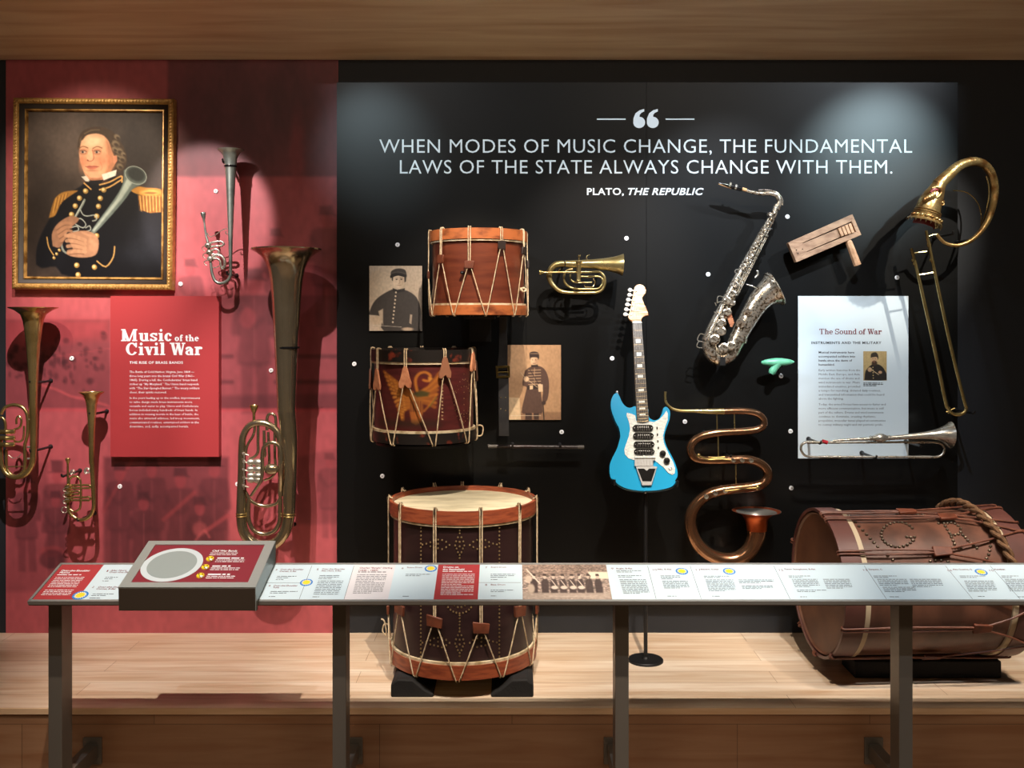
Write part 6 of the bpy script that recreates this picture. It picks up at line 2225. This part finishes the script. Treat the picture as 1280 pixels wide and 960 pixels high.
# ------------------------------------------------------------------ reader rail in front
YF, YB = 3.22, 3.45
ZF, ZB_ = CZ - (752 - HY) / F * YF, CZ - (705 - HY) / F * YB
RX0, RX1 = -1.624, 2.25
VL = Vector((0, YB - YF, ZB_ - ZF))
VD = VL.normalized()
ND = XR.cross(VD)


def RR(x, v, h=0.0):
    return Vector((x, YF, ZF)) + VL * v + ND * h


def rhit(px, py, h=0.0):
    d = Vector(((px - 640) / F, 1, -(py - HY) / F))
    o = RR(0, 0, h) - Vector((0, 0, CZ))
    return Vector((0, 0, CZ)) + d * (o.dot(ND) / d.dot(ND))


rail = thing('reader_rail', 'long sloped label rail on metal posts in front of the platform', 'label rail', ((RX0 + RX1) / 2, 3.34, 0))
m = MB()
m.prism([RR(RX0, 0, 0), RR(RX0, 1, 0), RR(RX0, 1, -.016), RR(RX0, 0, -.016)], (RX1 - RX0, 0, 0))
m.build('tray', rail_metal, rail, 30, .0015)
m = MB()
for v0, v1 in ((-.012, .035), (.965, 1.012)):
    m.prism([RR(RX0, v0, .003), RR(RX0, v1, .003), RR(RX0, v1, -.002), RR(RX0, v0, -.010)], (RX1 - RX0, 0, 0))
m.prism([RR(RX0, 0, .003), RR(RX0 + .009, 0, .003), RR(RX0 + .009, 1, .003), RR(RX0, 1, .003)], -ND * .004)
m.build('edge_strip', rail_edge, rail, 30)


def card(x0, x1, mat, name='label_panel', v0=.035, v1=.965):
    m = MB()
    m.prism([RR(x0, v0, .0022), RR(x1, v0, .0022), RR(x1, v1, .0022), RR(x0, v1, .0022)], -ND * .002)
    return m.build(name, mat, rail, 0)


LIFT = .0005


def rt(t, px, py, wpx, cap, ink, par, weight=0.0, nm='heading', shear=0):
    a, b = rhit(px, py, .0022), rhit(px + wpx, py, .0022)
    letters(t, a, XR, VD, ink, par, width=(b - a).length, cap=cap, weight=weight, name=nm, res=2, lift=LIFT, shear=shear)


def bars(px, py, wpx, n, ink, par, xh=.0021, lead=.0098, last=.6):
    a, b = rhit(px, py, .0022), rhit(px + wpx, py, .0022)
    m = MB()
    word_bars(m, a, XR, VD, (b - a).length, n, xh * 1.5, lead, lift=LIFT, last=last)
    o = m.build('small_print', ink, par, 0)
    o['kind'] = 'stuff'


pink = M('rosy white panel', (214, 212, 216), .45)
EDG = [(RX0 + .011, -1.463, panel_red), (-1.463, -.716, card_white), (-.716, -.565, card_white), (-.565, -.417, pink), (-.417, -.264, card_white), (-.264, -.115, panel_red), (-.115, .036, card_white), (.036, .337, None), (.337, .485, card_white), (.485, .637, card_white), (.637, .936, card_white), (.936, 1.26, card_white), (1.26, 1.55, card_white), (1.55, 1.71, card_white), (1.71, RX1, card_white)]
cards = []
for x0, x1, mt in EDG:
    if mt is None:
        e = Pic(0, 0, 300, 120, 190, 84, (156, 138, 126))
        e.noise(.3, 40)
        e.poly([(0, 0), (300, 0), (300, 30), (120, 40), (0, 44)], (128, 108, 96), 8, .7)
        e.noise(.35, 60)
        e.poly([(232, 26), (300, 26), (300, 50), (236, 50)], (226, 214, 190), 4)
        e.poly([(0, 96), (300, 92), (300, 120), (0, 120)], (176, 160, 146), 10, .8)
        for k, x in enumerate((40, 78, 108, 140, 172, 200, 230, 262)):
            e.poly([(x - 13, 62), (x - 6, 50), (x + 8, 50), (x + 13, 64), (x + 12, 98), (x - 12, 98)], (66, 54, 52), 5, .9)
            e.ell(x, 44, 5.5, 7, (200, 182, 164), .4)
            e.poly([(x - 6, 40), (x - 5, 33), (x + 5, 33), (x + 7, 41)], (60, 48, 46), 2.5)
            if 1 < k < 6:
                e.ell(x + 2, 80, 12, 6, (214, 200, 184), .4)
                e.line([(x - 6, 56), (x + 8, 76)], 3, (214, 200, 184), 2)
        e.line([(16, 18), (58, 64)], 4, (222, 208, 190), 2)
        e.line([(196, 50), (206, 36)], 4, (216, 200, 182), 2)
        e.line([(212, 92), (238, 40)], 3, (90, 76, 68), 3)
        e.ell(22, 50, 12, 12, (196, 178, 160), .5)
        e.ell(30, 84, 12, 16, (186, 168, 150), .5)
        e.line([(90, 109), (230, 109)], 1.6, (206, 194, 180), 1.5, .8)

        def fn(u, v, x0=x0, x1=x1):
            t = .965 - .93 * v
            return x0 + (x1 - x0) * u, YF + VL.y * t + ND.y * .0023, ZF + VL.z * t + ND.z * .0023
        cards.append(e.mesh('band_photograph', fn, picture, rail))
    else:
        cards.append(card(x0, x1, mt))
m = MB()
for x in (-.716, -.565, .485, .637, .936, 1.26, 1.55, 1.71):
    m.prism([RR(x - .0006, .05, .0026), RR(x + .0006, .05, .0026), RR(x + .0006, .93, .0026), RR(x - .0006, .93, .0026)], -ND * .0002)
for x0, x1, v in ((-.87, -.73, .46), (-.115, .03, .47)):
    m.prism([RR(x0, v, .0026), RR(x1, v, .0026), RR(x1, v + .006, .0026), RR(x0, v + .006, .0026)], -ND * .0002)
m.build_each('divider_line', grey_ink, rail, 0)
CR, CW0, CW1, CPK, CSN, CR2, CW2, CPH, C9, C10, C11, C12, C13, C14, C15 = cards
# red introduction card
z = lambda x, y: (30 + x / 9.846, 700 + y / 9.846)
rt('Over-the-Shoulder', *z(450, 142), 36, .011, white_ink, CR, .02)
rt('Horns', *z(428, 165), 13, .011, white_ink, CR, .02)
bars(*z(405, 188), 31, 1, white_ink, CR, .0034, last=.97)
for y, x, n in ((218, 385, 7), (374, 255, 4)):
    for k in range(n):
        bars(*z(x - 16 * k, y + 19 * k), 38, 1, white_ink, CR, last=.95)
rt('1', *z(980, 146), 1.6, .011, red_ink, CW0)
rt('Alto Horn', *z(1062, 138), 20, .009, red_ink, CW0, .01)
rt('Over-the-Shoulder', *z(1045, 160), 36, .009, red_ink, CW0, .01)
bars(*z(1000, 216), 17, 2, grey_ink, CW0)
bars(*z(962, 262), 13, 1, grey_ink, CW0)
rt('2', *z(830, 345), 2.4, .011, red_ink, CW0)
rt('Over-the-Shoulder', *z(905, 342), 36, .009, red_ink, CW0, .01)
rt('Cornet, B-flat', *z(885, 365), 24, .009, red_ink, CW0, .01)
bars(*z(842, 422), 30, 2, grey_ink, CW0)
bars(*z(802, 472), 22, 1, grey_ink, CW0)
z = lambda x, y: (330 + x / 10.667, 700 + y / 10.667)
rt('3', *z(142, 142), 2.4, .011, red_ink, CW0)
rt('Over-the-Shoulder', *z(215, 135), 29, .009, red_ink, CW0, .01)
rt('Cornet, E-flat', *z(204, 160), 21, .009, red_ink, CW0, .01)
bars(*z(174, 222), 26, 2, grey_ink, CW0)
bars(*z(155, 266), 16, 1, grey_ink, CW0)
rt('4', *z(55, 356), 2.4, .011, red_ink, CW0)
rt('Over-the-Shoulder', *z(124, 352), 30, .009, red_ink, CW0, .01)
rt('Tuba', *z(114, 377), 8, .009, red_ink, CW0, .01)
bars(*z(88, 424), 34, 2, grey_ink, CW0)
bars(*z(60, 492), 14, 1, grey_ink, CW0)
rt('5', *z(696, 136), 2.4, .011, red_ink, CW1)
rt('Over-the-Shoulder', *z(770, 130), 29, .009, red_ink, CW1, .01)
rt('Alto Horn, E-flat', *z(762, 154), 25, .009, red_ink, CW1, .01)
bars(*z(740, 212), 27, 3, grey_ink, CW1)
for k in range(9):
    bars(*z(720 - 8 * k, 285 + 22 * k), 33, 1, grey_ink, CW1, last=.96)
bars(*z(645, 496), 14, 1, grey_ink, CW1)
z = lambda x, y: (430 + x / 10.667, 700 + y / 10.667)
rt('Charles “Bangle” Darling', *z(205, 115), 41, .009, red_ink, CPK, .015)
rt('(1848 – 1889)', *z(192, 148), 24, .009, red_ink, CPK, .015)
bars(*z(186, 166), 36, 1, grey_ink, CPK, .003, last=.97)
for k in range(12):
    bars(*z(176 - 5.4 * k, 202 + 22 * k), 38, 1, grey_ink, CPK, last=.97 if k not in (4, 11) else .6)
rt('6', *z(764, 122), 2.4, .011, red_ink, CSN)
rt('Snare Drum', *z(838, 108), 19, .0085, red_ink, CSN, .01)
bars(*z(822, 195), 32, 2, grey_ink, CSN)
bars(*z(780, 488), 13, 1, grey_ink, CSN)
z = lambda x, y: (540 + x / 10.667, 700 + y / 10.667)
rt('Drums on', *z(148, 106), 19, .011, white_ink, CR2, .025)
rt('the Battlefield', *z(143, 138), 27, .011, white_ink, CR2, .025)
bars(*z(140, 158), 38, 1, white_ink, CR2, .003, last=.97)
for k in range(13):
    bars(*z(136 - 2 * k, 194 + 22.6 * k), 42, 1, white_ink, CR2, last=.97 if k not in (6, 11) else .6)
rt('7', *z(706, 112), 2.6, .011, red_ink, CW2)
rt('Snare Drum', *z(785, 104), 19, .0085, red_ink, CW2, .01)
bars(*z(782, 194), 33, 3, grey_ink, CW2)
bars(*z(784, 266), 14, 1, grey_ink, CW2)
rt('8', *z(706, 344), 2.6, .011, red_ink, CW2)
rt('Bass Drum', *z(782, 338), 18, .0085, red_ink, CW2, .01)
bars(*z(782, 406), 30, 2, grey_ink, CW2)
bars(*z(784, 484), 12, 1, grey_ink, CW2)
z = lambda x, y: (760 + x / 6.4, 700 + y / 6.4)
for num, nx, ny, title, tx, ty, tw, cd, paras in (
        ('9', 24, 76, 'Bugle, B-flat', 66, 74, 20, C9, ((66, 88, 32, 2), (80, 128, 30, 2), (92, 160, 34, 11))),
        ('10', 352, 86, 'Fife, B-flat', 398, 80, 17, C10, ((420, 130, 25, 3), (434, 172, 33, 6), (476, 292, 19, 1))),
        ('11', 694, 86, 'Electric Guitar', 742, 80, 23, C11, ((766, 132, 33, 2), (780, 162, 36, 9), (1044, 162, 45, 3), (1070, 210, 40, 3), (834, 292, 16, 1)))):
    rt(num, *z(nx, ny), 3 if len(num) == 1 else 5, .011, red_ink, cd)
    rt(title, *z(tx, ty), tw, .0085, red_ink, cd, .015)
    for x, y, w, n in paras:
        for k in range(n):
            bars(*z(x + 3.2 * k, y + 11 * k), w, 1, grey_ink, cd, last=.97 if k < n - 1 else .6)
z = lambda x, y: (970 + x / 3.839, 610 + y / 3.839)
for num, nx, ny, title, tx, ty, tw, cd, paras in (
        ('12', 12, 398, 'Tenor Saxophone, B-flat', 40, 393, 39, C12, ((60, 424, 28, 2), (76, 440, 33, 6), (100, 492, 38, 2), (226, 440, 34, 7), (116, 524, 14, 1))),
        ('13', 416, 398, 'Serpent, C', 446, 394, 17, C13, ((468, 424, 30, 2), (486, 440, 38, 5), (512, 478, 42, 4), (642, 440, 40, 6), (545, 524, 20, 1))),
        ('14', 822, 400, 'Alto Ocarina, G', 850, 394, 24, C14, ((882, 424, 34, 2), (904, 448, 38, 8), (970, 522, 14, 1))),
        ('15', 1022, 400, 'Ratchet', 1050, 394, 13, C15, ((1082, 424, 22, 2), (1098, 440, 36, 9), (1160, 524, 14, 1)))):
    rt(num, *z(nx, ny), 5, .011, red_ink, cd)
    rt(title, *z(tx, ty), tw, .0085, red_ink, cd, .015)
    for x, y, w, n in paras:
        for k in range(n):
            bars(*z(x + 3.0 * k, y + 7 * k), w, 1, grey_ink, cd, last=.97 if k < n - 1 else .6)


# sunburst seals
def seal(px, py, R, par, ang=0.0):
    c = rhit(px, py, .0026)
    m = MB()
    m.prism([c + XR * (R * math.cos(a * PI / 16)) + VD * (R * math.sin(a * PI / 16)) for a in range(32)], -ND * .0004)
    s = m.build('sunburst_seal', seal_blue, par, 0)
    m = MB()
    pts = []
    for k in range(32):
        a = k * PI / 16 + ang
        r = R * (.84 if k % 2 == 0 else .6)
        pts.append(c + ND * .0004 + XR * (r * math.cos(a)) + VD * (r * math.sin(a)))
    m.prism(pts, -ND * .0003)
    m.build('white_rays', white_ink, s, 0)
    m = MB()
    pts = []
    for k in range(32):
        a = k * PI / 16 + .1 + ang
        r = R * (.72 if k % 2 == 0 else .5)
        pts.append(c + ND * .0007 + XR * (r * math.cos(a)) + VD * (r * math.sin(a)))
    m.prism(pts, -ND * .0003)
    m.build('sun', seal_yellow, s, 0)


for px, py, R, par in ((100.4, 744, .026, CR), (383, 728, .022, CW1), (538.5, 710.6, .022, CSN), (852.4, 714, .022, C10), (911.5, 714, .022, C11), (1226.5, 715, .021, C14)):
    seal(px, py, R, par)
# posts with their brackets to the riser
for k, px in enumerate((68.75, 424, 777.5, 1132.5)):
    X = (px - 640) / F * 3.32
    m = MB()
    m.box((X - .0235, 3.32, 0), (X + .0235, 3.40, ZF + VL.z * (3.36 - YF) / VL.y - .012))
    post = m.build('post', rail_metal, rail, 0, .002)
    zc = CZ - (941 - HY) / F * 3.6
    m = MB()
    m.box((X - .035, PF - .006, zc - .05), (X + .035, PF + .004, zc + .05))
    m.box((X - .022, 3.398, zc - .028), (X + .022, PF - .005, zc + .028))
    m.build('wall_bracket', rail_metal, post, 0, .002)

# interactive console on the rail
F0, B0 = 3.19, 3.46
zt0, zt1 = CZ - (733 - HY) / F * 3.2, CZ - (676 - HY) / F * 3.46
zb0 = CZ - (763 - HY) / F * 3.2
cx0, cx1 = -1.309, -.852
con = thing('sound_console', 'grey wedge console with a round speaker and yellow buttons on the label rail', 'console', ((cx0 + cx1) / 2, 3.32, ZF + .035))
m = MB()
rz = lambda y: ZF + VL.z * (y - YF) / VL.y + .0035
m.prism([Vector((cx0, F0 + .004, zb0)), Vector((cx0, F0 + .001, zt0 - .004)), Vector((cx0, B0, zt1 - .004)), Vector((cx0, B0, rz(B0))), Vector((cx0, YF - .006, rz(YF))), Vector((cx0, YF - .006, zb0))], (cx1 - cx0, 0, 0))
m.build('housing', console_front, con, 30, .002)
CVL = Vector((0, B0 - F0, zt1 - zt0))
CV = CVL.normalized()
CN = XR.cross(CV)


def CC(x, v, h=0.0):
    return Vector((x, F0, zt0)) + CVL * v + CN * h


def chit(px, py):
    d = Vector(((px - 640) / F, 1, -(py - HY) / F))
    o = CC(0, 0) - Vector((0, 0, CZ))
    return Vector((0, 0, CZ)) + d * (o.dot(CN) / d.dot(CN))


px0, px1 = -1.277, -.885
m = MB()
q = [(cx0, 0), (cx1, 0), (cx1, 1), (cx0, 1)]
s = [(px0, .1), (px1, .1), (px1, .915), (px0, .915)]
for i in range(4):
    j = (i + 1) % 4
    m.prism([CC(*q[i]), CC(*q[j]), CC(*s[j]), CC(*s[i])], -CN * .006)
m.build('bezel', console_metal, con, 30)
m = MB(); m.prism([CC(cx1 + .0005, 0, 0), CC(cx1 + .0005, 1, 0), Vector((cx1 + .0005, B0, rz(B0))), Vector((cx1 + .0005, YF - .006, rz(YF))), Vector((cx1 + .0005, YF - .006, zb0)), Vector((cx1 + .0005, F0 + .004, zb0))], (-.002, 0, 0)); m.build('side_plate', console_metal, con, 0)
m = MB(); m.prism([CC(px0 - .002, .095, -.003), CC(px1 + .002, .095, -.003), CC(px1 + .002, .92, -.003), CC(px0 - .002, .92, -.003)], -CN * .003)
cp = m.build('graphic_panel', M('console red panel', (122, 38, 50), .4), con, 0)
cc = chit(215, 705) - CN * .003
for R, h, mt, nm in ((.103, .0012, disc_white, 'speaker_ring'), (.083, .0018, disc_grey, 'speaker_disc')):
    MB().lathe([(R, -.002), (R, h)], cc, CN, 64).build(nm, mt, con)
z = lambda x, y: (150 + x / 6.4, 670 + y / 6.4)


def ct(t, px, py, wpx, cap, weight=.015):
    a, b = chit(px, py), chit(px + wpx, py)
    letters(t, a - CN * .003, XR, CV, white_ink, cp, width=(b - a).length, cap=cap, weight=weight, name='heading', res=2, lift=.0006)


def cb(px, py, wpx, n):
    for k in range(n):
        a, b = chit(px - 1.2 * k, py + 2.1 * k), chit(px - 1.2 * k + wpx, py + 2.1 * k)
        m = MB(); word_bars(m, a - CN * .003, XR, CV, (b - a).length, 1, .0032, .01, lift=.0006, last=.95)
        m.build('small_print', white_ink, cp, 0)['kind'] = 'stuff'


ct('Civil War Bands', *z(735, 120), 31, .011, .02)
cb(*z(722, 133), 36, 2)
for (bx0, by0), (tx, ty, tw) in (((720, 180), (776, 176, 35)), ((683, 246), (736, 240, 24)), ((643, 314), (700, 306, 29))):
    p = chit(*z(bx0, by0)) - CN * .003
    m = MB(); m.lathe([(.0135, -.001), (.0135, .003), (.012, .005)], p, CN, 28); b_ = m.build('push_button', button_yellow, con)
    m = MB()
    for a in range(3):
        t0 = a * 2 * PI / 3 + .5
        m.lathe([(.0032, 0), (.0032, .0008)], p + CN * .0048 + XR * (.007 * math.cos(t0)) + CV * (.007 * math.sin(t0)), CN, 10)
    m.build('button_mark', button_black, b_)
    m = MB(); m.prism([p + CN * .0062 + XR * x + CV * y for x, y in ((.001, -.004), (.013, -.008), (.009, -.010), (.012, -.016), (.008, -.017), (.006, -.012), (.002, -.014))], -CN * .001); m.build('pointer_mark', white_ink, b_, 0)
    a, b = chit(*z(tx, ty)), chit(z(tx, ty)[0] + tw, z(tx, ty)[1])
    m = MB(); word_bars(m, a - CN * .003, XR, CV, (b - a).length, 1, .0065, .01, lift=.0006, last=.95)
    m.build('small_print', white_ink, cp, 0)['kind'] = 'stuff'
    cb(*z(tx - 10, ty + 13), 38, 2)
